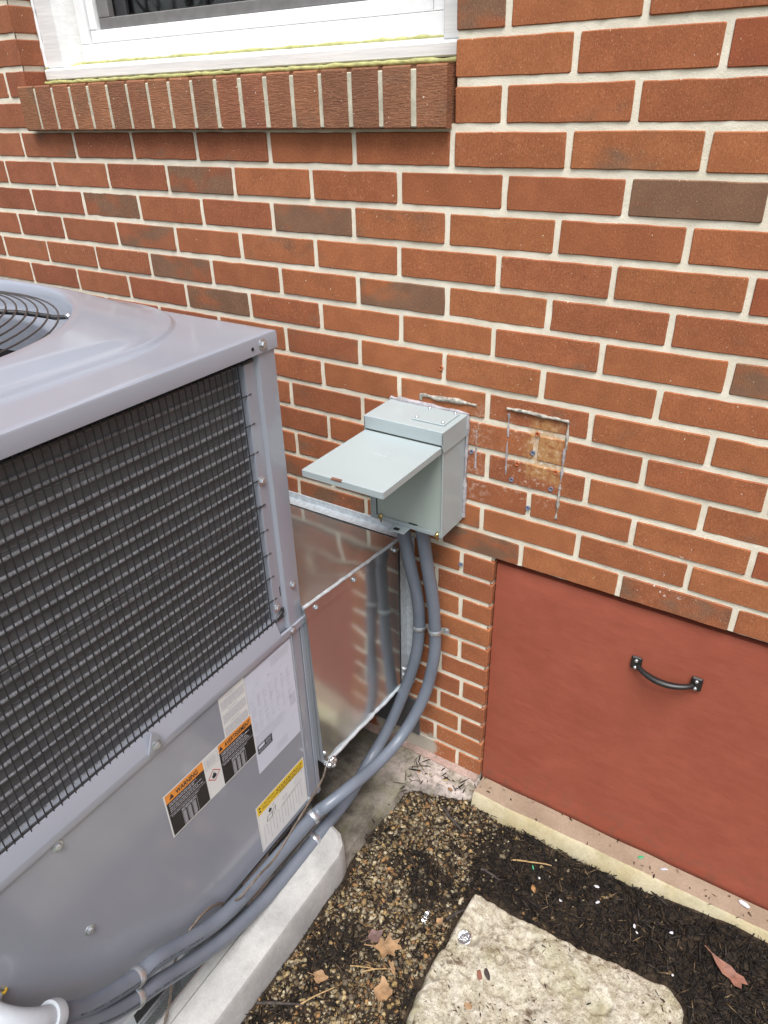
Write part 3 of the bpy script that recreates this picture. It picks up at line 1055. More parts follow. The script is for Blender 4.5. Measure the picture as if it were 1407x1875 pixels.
def bound(a, e=0.0):
    c, s = math.cos(a), math.sin(a)
    tx = ((LX1 - e - FC[0]) if c > 0 else (LX0 + e - FC[0])) / c if abs(c) > 1e-9 else 1e9
    ty = ((LY1 - e - FC[1]) if s > 0 else (LY0 + e - FC[1])) / s if abs(s) > 1e-9 else 1e9
    return min(tx, ty)


inner = [(0.372, -0.53), (0.372, -0.464), (0.3735, -0.4565), (0.378, -0.452), (0.396, -0.450), (0.4015, -0.447), (0.405, -0.441), (0.413, -0.414), (0.4155, -0.4045), (0.4185, -0.3995), (0.4215, -0.3975), (FR, 0)]
for a in angs:
    c, s = math.cos(a), math.sin(a)
    col = [(FC[0] + c * r, FC[1] + s * r, z) for r, z in inner[:-1]]
    B = bound(a, 0.004)
    lo_, hi_ = 0.3, 0.8
    for _ in range(30):
        md = (lo_ + hi_) / 2
        lo_, hi_ = (md, hi_) if pan_sdf(FC[0] + c * md, FC[1] + s * md) < 0 else (lo_, md)
    ra, rb = max(FR + 0.004, lo_ - 0.014), min(lo_ + 0.014, B - 0.0012)
    rl = [FR + (ra - FR) * i / 24 for i in range(24)] + [ra + (rb - ra) * i / 16 for i in range(16)] + [rb + (B - rb) * i / 8 for i in range(9)]
    for r in rl:
        x, y = FC[0] + c * r, FC[1] + s * r
        col.append((x, y, lid_z(x, y)))
    x, y = FC[0] + c * bound(a, 0.0012), FC[1] + s * bound(a, 0.0012)
    col.append((x, y, UT - 0.0012))
    x, y = FC[0] + c * bound(a), FC[1] + s * bound(a)
    col.append((x, y, UT - 0.004))
    col.append((x, y, UT - 0.030))
    x, y = FC[0] + c * bound(a, 0.0025), FC[1] + s * bound(a, 0.0025)
    col.append((x, y, UT - 0.030))
    rows.append(col)
k = len(rows[0])
m.v = [p for col in rows for p in col]
for i in range(len(rows)):
    j = (i + 1) % len(rows)
    for q in range(k - 1):
        m.f.append((i * k + q, j * k + q, j * k + q + 1, i * k + q + 1))
        m.m.append(0)
m.build('lid', P_, ac, smooth=38, recalc=True)

# fan guard and fan
fg = MB().lathe([(0.030, -0.006), (0.034, 0), (0.030, 0.004)], (FC[0], FC[1], -0.378), 'z', 24).build('fan_guard', M['ring'], ac)
def gz_ring(r):
    return -0.413 + 0.036 * (1 - (r / 0.392) ** 4)


for i in range(22):
    r = 0.392 - 0.0163 * i
    MB().tube([(FC[0] + r * math.cos(2 * math.pi * q / 80), FC[1] + r * math.sin(2 * math.pi * q / 80), gz_ring(r)) for q in range(80)], 0.0017, 6, True).build('ring', M['ring'], fg, smooth=60)
for q in range(4):
    a = math.radians(55.5 + 90 * q)
    c, s = math.cos(a), math.sin(a)
    pp = [(FC[0] + c * r, FC[1] + s * r, gz_ring(min(r, 0.392)) - 0.005) for r in (0.03, 0.15, 0.22, 0.28, 0.33, 0.36, 0.385, 0.414)]
    MB().tube(pp, [0.0045] * 7 + [0.0035], 8).build('spoke', M['wire'], fg, smooth=50)
    MB().lathe([(0.007, 0), (0.007, 0.004), (0.004, 0.007)], (FC[0] + c * 0.408, FC[1] + s * 0.408, -0.418), 'z', 8).build('bolt', M['zinc'], fg)
m = MB()
m.lathe([(0.07, -0.54), (0.07, -0.47), (0.055, -0.462)], (FC[0], FC[1], 0), 'z', 24)
for q in range(4):
    a0 = math.radians(20 + 90 * q)
    vv = []
    for i in range(7):
        r = 0.06 + 0.29 * i / 6
        wdt = 0.18 + 0.16 * math.sin(math.pi * i / 7)
        for sgn, dz in ((-1, -0.03), (1, 0.03)):
            a = a0 + sgn * wdt / (0.6 + r * 2)
            vv.append((FC[0] + r * math.cos(a), FC[1] + r * math.sin(a), -0.505 + dz * (0.5 + i / 8)))
    m.add(vv, [(2 * i, 2 * i + 1, 2 * i + 3, 2 * i + 2) for i in range(6)])
m.build('fan', M['dark'], ac, smooth=40)
MB().lathe([(0.374, -0.529), (0.374, -0.62), (0.02, -0.64)], (FC[0], FC[1], 0), 'z', 48, cap=False).build('fan_well_floor', M['dark'], ac)

# coil and its wire guard
m = MB().box(-0.30, -0.276, uy0 + 0.03, -0.433, -1.02, -0.44)
coil = m.build('coil', M['coil'], ac, smooth=0)
tb = MB().tube([(0, uy0 + 0.03, 0), (0, -0.436, 0)], 0.0034, 8)
t0 = None
for i in range(23):
    z = -0.472 - 0.0247 * i
    if t0 is None:
        t0 = tb.build('tube', M['tube'], coil, smooth=60)
        t0.location = (-0.2745, 0, z)
    else:
        link('tube', t0.data, coil, (-0.2745, 0, z))
gz = [-0.466, -0.5225, -0.577, -0.632, -0.687, -0.741, -0.796, -0.850, -0.905, -0.960, -1.0125]
m = MB()
for i, z in enumerate(gz):
    m.tube([(-0.2605, uy0, z), (-0.2605, -0.4345, z), (-0.2575, -0.424 if i not in (0, 10) else -0.414, z + 0.0015)], 0.0013 if i not in (0, 5, 10) else 0.0022, 6)
for i in (0, 10):
    m.tube([(-0.259, -0.436, gz[i]), (-0.2565, -0.414, gz[i] + 0.003)], [0.003, 0.0048], 8)
guard = m.build('coil_guard', M['wire'], ac, smooth=60)
wm = MB().tube([(-0.2585, 0, -1.019), (-0.2585, 0, -0.45)], 0.0011, 6).build('wire', M['wire'], guard, smooth=60)
wm.location = (0, -0.447, 0)
for i in range(1, 60):
    link('wire', wm.data, guard, (rnd.uniform(-0.0004, 0.0004), -0.447 - 0.01305 * i + rnd.uniform(-0.0006, 0.0006), 0))


def hexscrew(x, y, z, parent, r=0.0062):
    o = MB().lathe([(r * 1.55, 0.0), (r * 1.55, 0.0012), (r * 1.05, 0.0016)], (x, y, z), 'x', 14)
    o.lathe([(r, 0.001), (r, 0.0045), (r * 0.8, 0.0058)], (x, y, z), 'x', 6)
    return o.build('screw', M['zinc'], parent, smooth=30)


for q in ((-0.247, -0.394, -0.441), (-0.2585, -0.424, -0.690), (-0.2585, -0.426, -0.982), (-0.25, -0.381, -0.949), (-0.246, -0.402, -1.053), (-0.25, -0.974, -1.074), (-0.25, -0.977, -1.299), (-0.2435, -0.7735, -1.040), (-0.25, -0.405, -1.598)):
    hexscrew(*q, ac)
MB().lathe([(0.0032, 0.0), (0.0032, 0.0006)], (ux + 0.003, -0.419, -0.443), 'x', 12).build('hole', M['dark'], ac)
MB().box(-0.2588, -0.2579, -0.4135, -0.4105, -0.962, -0.938, 0.0004).build('slot', M['dark'], ac)
MB().tube([(-0.2578, -0.43, -1.008), (-0.2562, -0.414, -1.0), (-0.2562, -0.414, -0.991)], 0.0042, 8).build('guard_clip', M['wire'], ac, smooth=60)

# base rail of galvanised steel
m = MB()
m.box(-0.285, -0.262, uy0, -0.385, PZ + 0.002, UB - 0.001, 0.002)
m.box(-0.262, -0.236, uy0, -0.385, PZ + 0.0025, PZ + 0.0055, 0.001)
m.box(ux0, -0.285, -0.41, -0.385, PZ + 0.002, UB - 0.001, 0.002)
rail = m.build('base_rail', M['galv'], ac, smooth=30)
for y in (-0.50, -0.70, -0.905):
    MB().box(-0.2625, -0.2612, y - 0.055, y + 0.055, PZ + 0.018, PZ + 0.05, 0.0005).build('slot', M['dark'], rail)


# ---- printed labels on the lower panel (flat print, real sheets)
def sheet(mb, y0, y1, z0, z1, lay, mi=0):
    x = ux + 0.0004 + 0.00035 * lay
    mb.quad((x, y0, z0), (x, y1, z0), (x, y1, z1), (x, y0, z1), mi)


def text_obj(s, y, z, size, lay, mat, parent, width=None, name='lettering', bold=0.0):
    cu = bpy.data.curves.new('t', 'FONT')
    cu.body = s
    cu.size = size
    cu.offset = bold
    to = bpy.data.objects.new('t', cu)
    COL.objects.link(to)
    dg = bpy.context.evaluated_depsgraph_get()
    me = bpy.data.meshes.new_from_object(to.evaluated_get(dg))
    bpy.data.objects.remove(to)
    co = [v.co.copy() for v in me.vertices]
    wd = max(c.x for c in co) - min(c.x for c in co)
    k = width / wd if width else 1.0
    x = ux + 0.0004 + 0.00035 * lay
    for v in me.vertices:
        v.co = (x, y + v.co.x * k, z + v.co.y)
    me.materials.clear()
    me.materials.append(mat)
    me.name = name
    return link(name, me, parent)


def dashes(mb, y0, y1, z, h, rr, lay, mi=0, gap=0.35):
    y = y0
    while y < y1 - 0.001:
        L = min(rr.uniform(0.002, 0.009), y1 - y)
        if L > 0.001:
            sheet(mb, y, y + L, z, z + h, lay, mi)
        y += L + h * gap + 0.0006


rr = random.Random(5)
# warning label
m = MB()
sheet(m, -0.785, -0.549, -1.286, -1.170, 1, 0)
for a, b in ((-0.782, -0.688), (-0.646, -0.552)):
    sheet(m, a, b, -1.283, -1.195, 2, 1)
    sheet(m, a, b, -1.195, -1.173, 2, 2)
wl = m.build('warning_label', [M['labelwhite2'], M['labelblack'], M['orange']], ac, smooth=0, recalc=False)
text_obj('WARNING', -0.757, -1.1905, 0.0165, 3, M['print'], wl, 0.055, bold=0.0004)
text_obj('AVERTISSEMENT', -0.629, -1.1905, 0.0165, 3, M['print'], wl, 0.074, bold=0.0004)
for y in (-0.768, -0.640):
    MB().add([(ux + 0.0015, y - 0.0055, -1.190), (ux + 0.0015, y + 0.0055, -1.190), (ux + 0.0015, y, -1.178)], [(0, 1, 2)]).build('hazard_triangle', M['print'], wl, smooth=0, recalc=False)
m = MB()
for a, b in ((-0.782, -0.688), (-0.646, -0.552)):
    for i, z in enumerate((-1.2005, -1.2055, -1.2115, -1.2165, -1.2215)):
        dashes(m, a + 0.005, b - rr.uniform(0.006, 0.03), z, 0.0019 if i != 1 else 0.0026, rr, 3)
    sheet(m, a + 0.001, b - 0.001, -1.2275, -1.2265, 3)
    dashes(m, a + 0.005, b - 0.02, -1.2325, 0.0018, rr, 3)
    for i in range(3):
        dashes(m, a + 0.028, b - 0.030, -1.2375 - 0.0025 * i, 0.0014, rr, 3)
    for i in range(16):
        for q in range(3):
            y = a + 0.029 + q * 0.0125
            sheet(m, y, y + 0.0075, -1.2470 - 0.00225 * i, -1.2457 - 0.00225 * i, 3)
    for q in range(4):
        y = a + 0.0275 + q * 0.0125
        sheet(m, y, y + 0.0006, -1.2825, -1.236, 3)
kind(m.build('print', M['faintprint'], wl, smooth=0, recalc=False), 'stuff')
m = MB()
for (a, b, c, d) in ((-0.684, -0.650, -1.1775, -1.1768), (-0.684, -0.650, -1.2055, -1.2048), (-0.684, -0.6833, -1.2055, -1.1768), (-0.6507, -0.650, -1.2055, -1.1768)):
    sheet(m, a, b, c, d, 3)
for i in range(5):
    dashes(m, -0.680, -0.655, -1.184 - 0.0042 * i, 0.0013, rr, 3)
kind(m.build('print', M['greyprint'], wl, smooth=0, recalc=False), 'stuff')
dc, ds = (-0.667, -1.232), 0.0165
x = ux + 0.0015
o_ = [(dc[0], dc[1] + ds), (dc[0] + ds, dc[1]), (dc[0], dc[1] - ds), (dc[0] - ds, dc[1])]
i_ = [(dc[0] + (a - dc[0]) * 0.87, dc[1] + (b - dc[1]) * 0.87) for a, b in o_]
m = MB()
for q in range(4):
    l = (q + 1) % 4
    m.add([(x, *o_[q]), (x, *o_[l]), (x, *i_[l]), (x, *i_[q])], [(0, 1, 2, 3)])
m.build('hazard_diamond', M['redprint'], wl, smooth=0, recalc=False)
fl = [(0, -0.008), (0.0045, -0.0062), (0.006, -0.002), (0.0035, 0.002), (0.0035, 0.0045), (0.001, 0.003), (0.001, 0.009), (-0.003, 0.004), (-0.0035, 0.001), (-0.0055, 0.002), (-0.006, -0.003), (-0.004, -0.007)]
MB().add([(x, dc[0] + a, dc[1] + b) for a, b in fl], [tuple(range(12))]).build('flame', M['print'], wl, smooth=0, recalc=False)
# large data label with a narrow one beside it
m = MB()
sheet(m, -0.552, -0.4085, -1.352, -1.073, 0, 0)
dl = m.build('data_label', [M['labelwhite']], ac, smooth=0, recalc=False)
m = MB()
for i in range(5):
    dashes(m, -0.475, -0.418, -1.082 - 0.0045 * i, 0.0016, rr, 1)
for q in range(7):
    y0 = -0.545 + 0.0185 * q
    for i in range(26):
        z = -1.112 - 0.0048 * i
        if rr.random() < (0.25 if i < 6 else 0.8):
            dashes(m, y0, y0 + rr.uniform(0.004, 0.013), z, 0.0014, rr, 1)
for i in range(7):
    dashes(m, -0.546, -0.546 + rr.uniform(0.05, 0.11), -1.2445 - 0.005 * i, 0.0014, rr, 1)
for i in range(10):
    dashes(m, -0.432, -0.4135, -1.222 - 0.0033 * i, 0.0016, rr, 1)
for i in range(6):
    dashes(m, -0.49, -0.452, -1.318 - 0.004 * i, 0.0011, rr, 1)
kind(m.build('print', M['faintprint'], dl, smooth=0, recalc=False), 'stuff')
m = MB()
sheet(m, -0.546, -0.4995, -1.297, -1.272, 1, 0)
sheet(m, -0.5435, -0.524, -1.2835, -1.2745, 2, 1)
for i in range(3):
    dashes(m, -0.520, -0.503, -1.277 - 0.0035 * i, 0.0013, rr, 2, 1)
for i in range(2):
    dashes(m, -0.5435, -0.504, -1.289 - 0.0035 * i, 0.0012, rr, 2, 1)
m.build('certification_mark', [M['print'], M['labelwhite']], dl, smooth=0, recalc=False)
m = MB()
sheet(m, -0.6235, -0.5525, -1.185, -1.067, 0, 0)
sl_ = m.build('safety_label', [M['labelwhite2']], ac, smooth=0, recalc=False)
m = MB()
for b in range(3):
    zt = -1.074 - 0.034 * b
    dashes(m, -0.603, -0.578, zt - 0.002, 0.0022, rr, 1)
    for i in range(9):
        dashes(m, -0.620, -0.556, zt - 0.0075 - 0.0026 * i, 0.0013, rr, 1)
kind(m.build('print', M['faintprint'], sl_, smooth=0, recalc=False), 'stuff')
# yellow caution label
m = MB()
sheet(m, -0.580, -0.411, -1.592, -1.437, 0, 0)
sheet(m, -0.577, -0.414, -1.469, -1.440, 1, 1)
yl = m.build('caution_label', [M['labelwhite2'], M['yellow']], ac, smooth=0, recalc=False)
text_obj('CAUTION:', -0.562, -1.4515, 0.0095, 2, M['print'], yl, 0.045)
text_obj('PRECAUTION:', -0.562, -1.4615, 0.0085, 2, M['print'], yl, 0.055)
m = MB()
for z in (-1.451, -1.4565, -1.462, -1.4665):
    dashes(m, -0.512 if z > -1.46 else -0.502, -0.42, z, 0.0034 if z > -1.454 else 0.0022, rr, 2, 0, 0.5)
for y, z in ((-0.569, -1.4515), (-0.569, -1.4615)):
    m.add([(ux + 0.0012, y - 0.004, z), (ux + 0.0012, y + 0.004, z), (ux + 0.0012, y, z + 0.0075)], [(0, 1, 2)])
kind(m.build('print', M['print'], yl, smooth=0, recalc=False), 'stuff')


def strokes(mb, lines, wdt, lay, mi=0):
    xx = ux + 0.0004 + 0.00035 * lay
    for (a, b), (c, d) in lines:
        L = math.hypot(c - a, d - b)
        nx_, ny_ = -(d - b) / L * wdt / 2, (c - a) / L * wdt / 2
        mb.add([(xx, a + nx_, b + ny_), (xx, c + nx_, d + ny_), (xx, c - nx_, d - ny_), (xx, a - nx_, b - ny_)], [(0, 1, 2, 3)], mi)


m = MB()
fork = [((-0.553, -1.512), (-0.535, -1.512)), ((-0.535, -1.512), (-0.533, -1.498)), ((-0.533, -1.498), (-0.549, -1.498)), ((-0.549, -1.498), (-0.553, -1.512)),
        ((-0.535, -1.512), (-0.522, -1.503)), ((-0.522, -1.503), (-0.521, -1.488)), ((-0.521, -1.488), (-0.533, -1.498)), ((-0.53, -1.482), (-0.524, -1.476)), ((-0.538, -1.484), (-0.541, -1.477))]
strokes(m, fork, 0.0012, 2)
m.lathe([(0.0055, 0), (0.0055, 0.0001)], (ux + 0.0011, -0.539, -1.486), 'x', 10)
kind(m.build('print', M['print'], yl, smooth=0, recalc=False), 'stuff')
m = MB()
ln = []
for q in range(7):
    y = -0.565 + 0.0205 * q
    ln += [((y, -1.575), (y + 0.001, -1.520 + 0.002 * q)), ((y + 0.001, -1.520 + 0.002 * q), (y + 0.011, -1.518 + 0.002 * q)), ((y + 0.011, -1.518 + 0.002 * q), (y + 0.0115, -1.56))]
ln += [((-0.5, -1.513), (-0.425, -1.496)), ((-0.5, -1.517), (-0.425, -1.500)), ((-0.452, -1.49), (-0.424, -1.484)), ((-0.452, -1.49), (-0.444, -1.478)), ((-0.444, -1.478), (-0.420, -1.473)), ((-0.42, -1.473), (-0.424, -1.484))]
strokes(m, ln, 0.0011, 1)
for i in range(3):
    dashes(m, -0.497, -0.478, -1.492 - 0.004 * i, 0.0013, rr, 1)
for (a, b, c, d) in ((-0.578, -0.413, -1.5895, -1.5889), (-0.578, -0.5774, -1.5895, -1.469), (-0.4136, -0.413, -1.5895, -1.469)):
    sheet(m, a, b, c, d, 1)
kind(m.build('print', M['greyprint'], yl, smooth=0, recalc=False), 'stuff')

# ------------------------------------------------------------------ sheet metal duct
dk = root('sheet_metal_duct', (-0.5, -0.18, -1.5), 'shiny galvanised sheet metal duct joining the unit to the wall', 'duct')
DT, DB = -1.017, -1.497


def dx(y):
    return -0.2255 + 0.0235 * sstep(-0.36, 0, y)


m = MB()
ny, nz_ = 20, 24
for j in range(nz_ + 1):
    for i in range(ny + 1):
        y = -0.362 + 0.36 * i / ny
        z = DB + (DT - 0.002 - DB) * j / nz_
        ed = math.sin(math.pi * i / ny) * math.sin(math.pi * j / nz_)
        fx = -0.2275 - 0.0115 * j / nz_
        m.v.append((fx + (-0.204 - fx) * i / ny + 0.002 * ed * (0.5 + noise.noise(Vector((y * 7, z * 7, 0)))), y, z))
for j in range(nz_):
    for i in range(ny):
        m.f.append((j * (ny + 1) + i, j * (ny + 1) + i + 1, (j + 1) * (ny + 1) + i + 1, (j + 1) * (ny + 1) + i))
        m.m.append(0)
m.build('side_panel', M['galv'], dk, smooth=60)
m = MB()
nx_ = 26
for j in range(ny + 1):
    for i in range(nx_ + 1):
        y = -0.362 + 0.36 * j / ny
        xr = -0.239 + 0.035 * j / ny
        x = -0.9 + (xr + 0.9) * i / nx_
        sag = -0.006 * sstep(0.0, 0.12, xr - x) * math.sin(math.pi * min(1, j / ny)) + 0.0015 * noise.noise(Vector((x * 9, y * 9, 2)))
        m.v.append((x, y, DT + sag))
for j in range(ny):
    for i in range(nx_):
        m.f.append((j * (nx_ + 1) + i, j * (nx_ + 1) + i + 1, (j + 1) * (nx_ + 1) + i + 1, (j + 1) * (nx_ + 1) + i))
        m.m.append(0)
m.build('top_panel', M['galvtop'], dk, smooth=60)
m = MB()
m.add([(-0.9, -0.362, DB), (-0.2255, -0.362, DB), (-0.204, -0.002, DB), (-0.9, -0.002, DB)], [(0, 1, 2, 3)])
m.build('bottom_panel', M['galv'], dk, smooth=0)
pp = [(-0.238 + 0.035 * t + 0.0012 * noise.noise(Vector((t * 20, 0, 1))), -0.37 + 0.366 * t, DT + 0.003 + 0.0014 * noise.noise(Vector((t * 16, 3, 1)))) for t in [i / 24 for i in range(25)]]
MB().tube(pp, [0.0042 * (1 + 0.25 * noise.noise(Vector((i * 0.7, 0, 0)))) for i in range(25)], 8).build('top_seam', M['sealant'], dk, smooth=60)
m = MB()
m.add([(-0.2365, -0.368, DT - 0.001), (-0.2022, -0.012, DT - 0.001), (-0.2022, -0.012, DT - 0.027), (-0.2355, -0.362, DT - 0.031), (-0.2335, -0.370, DT - 0.034)], [(0, 1, 2, 3, 4)])
m.build('seam_flap', M['galv'], dk, smooth=0)
for t in (0.09, 0.45, 0.88):
    hexscrew(-0.2365 + 0.0345 * t, -0.366 + 0.35 * t, DT - 0.016, dk, 0.0045)
pp = [(-0.2255 + 0.0215 * t + 0.002 * noise.noise(Vector((t * 9, 0, 4))), -0.362 + 0.352 * t, DB - 0.002 + 0.002 * noise.noise(Vector((t * 14, 3, 4)))) for t in [i / 26 for i in range(27)]]
MB().tube(pp, [0.0052 * (1 + 0.5 * noise.noise(Vector((i * 0.9, 0, 8)))) for i in range(27)], 8).build('bottom_seam', M['sealant'], dk, smooth=60)
m = MB()
for q in range(9):
    c_ = (-0.214 + rr.uniform(-0.006, 0.008), -0.352 + rr.uniform(-0.014, 0.012), DB + 0.005 + rr.uniform(-0.016, 0.012))
    m.lathe([(0.002, -0.006), (0.006, -0.003), (0.007, 0.001), (0.005, 0.005), (0.001, 0.007)], c_, rr.choice('xyz'), 7)
m.build('foil_lump', M['foil'], dk, smooth=30)
m = MB()
for q in range(4):
    c_ = (-0.200 + rr.uniform(-0.004, 0.004), -0.018 + rr.uniform(-0.008, 0.008), DB + 0.02 * q - 0.012)
    m.lathe([(0.002, -0.006), (0.005, -0.003), (0.006, 0.001), (0.004, 0.005), (0.001, 0.007)], c_, rr.choice('xyz'), 7)
m.build('foil_lump', M['foil'], dk, smooth=30)
m = MB()
m.box(-0.9, -0.196, -0.004, 0.002, DT - 0.002, DT + 0.021, 0.001)
m.add([(-0.9, -0.004, DT + 0.004), (-0.197, -0.004, DT + 0.004), (-0.197, -0.030, DT + 0.0015), (-0.9, -0.030, DT + 0.0015)], [(0, 1, 2, 3)])
m.build('wall_flange', M['sealant'], dk, smooth=20)
m = MB()
m.box(-0.2035, -0.181, -0.006, 0.002, DB - 0.005, DT - 0.002, 0.001)
m.add([(-0.2015, -0.006, DB), (-0.2015, -0.006, DT - 0.01), (-0.2035, -0.034, DT - 0.01), (-0.2035, -0.034, DB)], [(0, 1, 2, 3)])
m.build('side_flange', M['sealant'], dk, smooth=20)

MB().add([(-0.262, -0.3615, DB), (-0.2265, -0.3625, DB), (-0.238, -0.3625, DT), (-0.262, -0.3615, DT)], [(0, 1, 2, 3)]).build('front_flange', M['galv'], dk, smooth=0)

# grey sheet patch over the old wall opening
pl = MB().box(-0.33, -0.163, -0.006, 0.001, -1.70, -1.565, 0.001).build('cover_plate', M['plate'])
tag(pl, 'dull dark grey metal plate low on the wall behind the conduits', 'plate')

# ------------------------------------------------------------------ disconnect box with its door up
bx = root('disconnect_box', (-0.145, -0.055, -0.925), 'pale grey electrical disconnect box with its cover flipped up', 'electrical box')
BX0, BX1, BY, BZ0, BZ1 = -0.238, -0.052, -0.105, -0.926, -0.668
B_ = M['boxgrey']
m = MB()
m.box(BX0, BX0 + 0.0025, BY, -0.001, BZ0, BZ1 - 0.003, 0.0008)
m.box(BX1 - 0.0025, BX1, BY, -0.001, BZ0, BZ1 - 0.003, 0.0008)
m.box(BX0 + 0.003, BX1 - 0.003, BY + 0.001, -0.002, BZ0 + 0.0005, BZ0 + 0.003, 0.0008)
m.box(BX0 + 0.003, BX1 - 0.003, -0.006, -0.002, BZ0 + 0.003, BZ1 - 0.003)
m.box(BX0 + 0.003, BX0 + 0.014, BY + 0.002, BY + 0.004, BZ0 + 0.0035, BZ1 - 0.03)
m.box(BX0 + 0.015, BX1 - 0.003, BY + 0.0005, BY + 0.002, BZ0 + 0.0035, BZ0 + 0.012)
m.build('housing', B_, bx, smooth=30)
m = MB()
m.box(BX0 + 0.015, BX1 - 0.004, BY + 0.006, BY + 0.0085, BZ0 + 0.004, BZ1 - 0.02, 0.0006)
m.build('dead_front', M['boxfront'], bx, smooth=30)
MB().box(-0.138, -0.116, BY + 0.0045, BY + 0.0062, BZ0 + 0.0125, BZ0 + 0.0145).build('slot', M['dark'], bx, smooth=0)
# cap with sloping shoulders
m = MB()
m.box(BX0 - 0.003, BX1 + 0.003, BY - 0.008, 0.0, BZ1 - 0.004, BZ1, 0.0015)
m.box(BX0 - 0.003, BX1 + 0.003, BY - 0.008, BY - 0.0055, BZ1 - 0.030, BZ1 - 0.003, 0.001)
for x0, x1 in ((BX0 - 0.003, BX0 - 0.0006), (BX1 + 0.0006, BX1 + 0.003)):
    vv = [(x, y, z) for x in (x0, x1) for y, z in ((BY - 0.008, BZ1 - 0.002), (BY - 0.008, BZ1 - 0.03), (BY - 0.002, BZ1 - 0.048), (0.0, BZ1 - 0.048), (0.0, BZ1 - 0.002))]
    m.add(vv, [(0, 1, 2, 3, 4), (5, 6, 7, 8, 9)] + [(i, (i + 1) % 5, 5 + (i + 1) % 5, 5 + i) for i in range(5)])
m.build('cap', B_, bx, smooth=25)
hp = MB().box(-0.138, -0.062, -0.085, -0.012, BZ1 + 0.0003, BZ1 + 0.0035, 0.0012).build('hub_plate', B_, bx, smooth=25)
for x in (-0.131, -0.069):
    for y in (-0.077, -0.021):
        o = MB().lathe([(0.0038, 0.003), (0.0036, 0.006), (0.0022, 0.0075)], (x, y, BZ1), 'z', 10)
        o.build('screw', M['zinc'], hp, smooth=30)
# door: hinged under the cap, standing straight out
m = MB()
dz = -0.7035
m.box(BX0 + 0.001, BX1 - 0.002, -0.332, BY - 0.0065, dz, dz + 0.002, 0.0008)
m.box(BX0 + 0.001, BX1 - 0.002, -0.3335, -0.3315, dz - 0.0125, dz + 0.0018, 0.0006)
m.box(BX0 - 0.001, BX0 + 0.001, -0.3325, BY - 0.007, dz - 0.0125, dz + 0.0018, 0.0006)
m.box(BX1 - 0.002, BX1, -0.3325, BY - 0.007, dz - 0.0125, dz + 0.0018, 0.0006)
door = m.build('door', B_, bx, smooth=25)
MB().box(-0.168, -0.128, -0.205, -0.180, dz + 0.0005, dz + 0.0029, 0.0012).build('embossed_pad', B_, door, smooth=25)
MB().box(-0.168, -0.144, -0.3345, -0.3285, dz - 0.0012, dz + 0.0024, 0.0004).build('slot', M['leafred'], door, smooth=0)
for x, z in ((BX0 + 0.028, BZ0 + 0.012), (BX1 - 0.011, BZ0 + 0.008)):
    o = MB().lathe([(0.0055, 0.0), (0.0055, -0.004), (0.0035, -0.006), (0.003, -0.012), (0.001, -0.013)], (x, BY + 0.003, z), 'y', 8)
    o.tube([(x, BY + 0.001, z - 0.016), (x, BY + 0.001, z - 0.002)], 0.0022, 6)
    o.build('captive_screw', M['brass'], bx, smooth=40)
m = MB()
m.box(-0.175, -0.132, BY - 0.028, BY + 0.004, BZ0 + 0.0008, BZ0 + 0.0026, 0.0008)
lt = m.build('lock_tab', B_, bx, smooth=25)
MB().box(-0.164, -0.150, BY - 0.022, BY - 0.012, BZ0 + 0.0024, BZ0 + 0.003).build('hole', M['dark'], lt, smooth=0)
MB().lathe([(0.002, 0), (0.002, 0.0012)], (BX1 - 0.0002, -0.03, BZ0 + 0.012), 'x', 8).build('rivet', M['zinc'], bx)
bead([(BX1 + 0.002, -0.003, BZ0 + 0.004), (BX1 + 0.0035, -0.003, BZ1 - 0.02), (BX1 + 0.004, -0.003, BZ1 + 0.001), (BX0 - 0.003, -0.003, BZ1 + 0.002)], 0.0046, M['caulk'], 'caulk_bead', bx, seed=21, jit=0.6)
bead([(BX0 - 0.002, -0.003, BZ0 + 0.004), (BX0 - 0.003, -0.003, BZ1)], 0.004, M['caulk'], 'caulk_bead', bx, seed=22, jit=0.6)

# ------------------------------------------------------------------ conduits
C2 = [(-0.128, -0.062, -0.93), (-0.122, -0.060, -0.9775), (-0.1135, -0.050, -1.0738), (-0.1058, -0.040, -1.1596), (-0.1024, -0.032, -1.2594), (-0.102, -0.036, -1.3481),
      (-0.1197, -0.055, -1.4777), (-0.1516, -0.115, -1.586), (-0.1697, -0.22, -1.6104), (-0.18, -0.33, -1.5897), (-0.2013, -0.395, -1.5989), (-0.222, -0.4262, -1.6195),
      (-0.224, -0.6014, -1.6099), (-0.224, -0.6793, -1.6041), (-0.222, -0.7336, -1.5891), (-0.22, -0.7886, -1.5628), (-0.216, -0.855, -1.5136), (-0.212, -0.9078, -1.4711),
      (-0.208, -0.9496, -1.4544), (-0.2, -1.0136, -1.4017), (-0.195, -1.0528, -1.3607), (-0.19, -1.0922, -1.3008)]
C1 = [(-0.178, -0.062, -0.93), (-0.1726, -0.060, -0.9909), (-0.1592, -0.050, -1.0904), (-0.1495, -0.040, -1.1682), (-0.149, -0.032, -1.265), (-0.1581, -0.036, -1.3743),
      (-0.1927, -0.055, -1.526), (-0.221, -0.1, -1.6403), (-0.2359, -0.165, -1.6969), (-0.2193, -0.27, -1.6987), (-0.2199, -0.345, -1.7037), (-0.216, -0.413, -1.6911),
      (-0.214, -0.6009, -1.6785), (-0.212, -0.6651, -1.6623), (-0.21, -0.7373, -1.6387), (-0.208, -0.8029, -1.6039), (-0.205, -0.8747, -1.5548), (-0.2, -0.928, -1.5104),
      (-0.196, -0.9765, -1.4764), (-0.19, -1.0207, -1.4321), (-0.187, -1.0631, -1.3796), (-0.185, -1.1065, -1.3179), (-0.19, -1.16, -1.26)]
CR = 0.0158


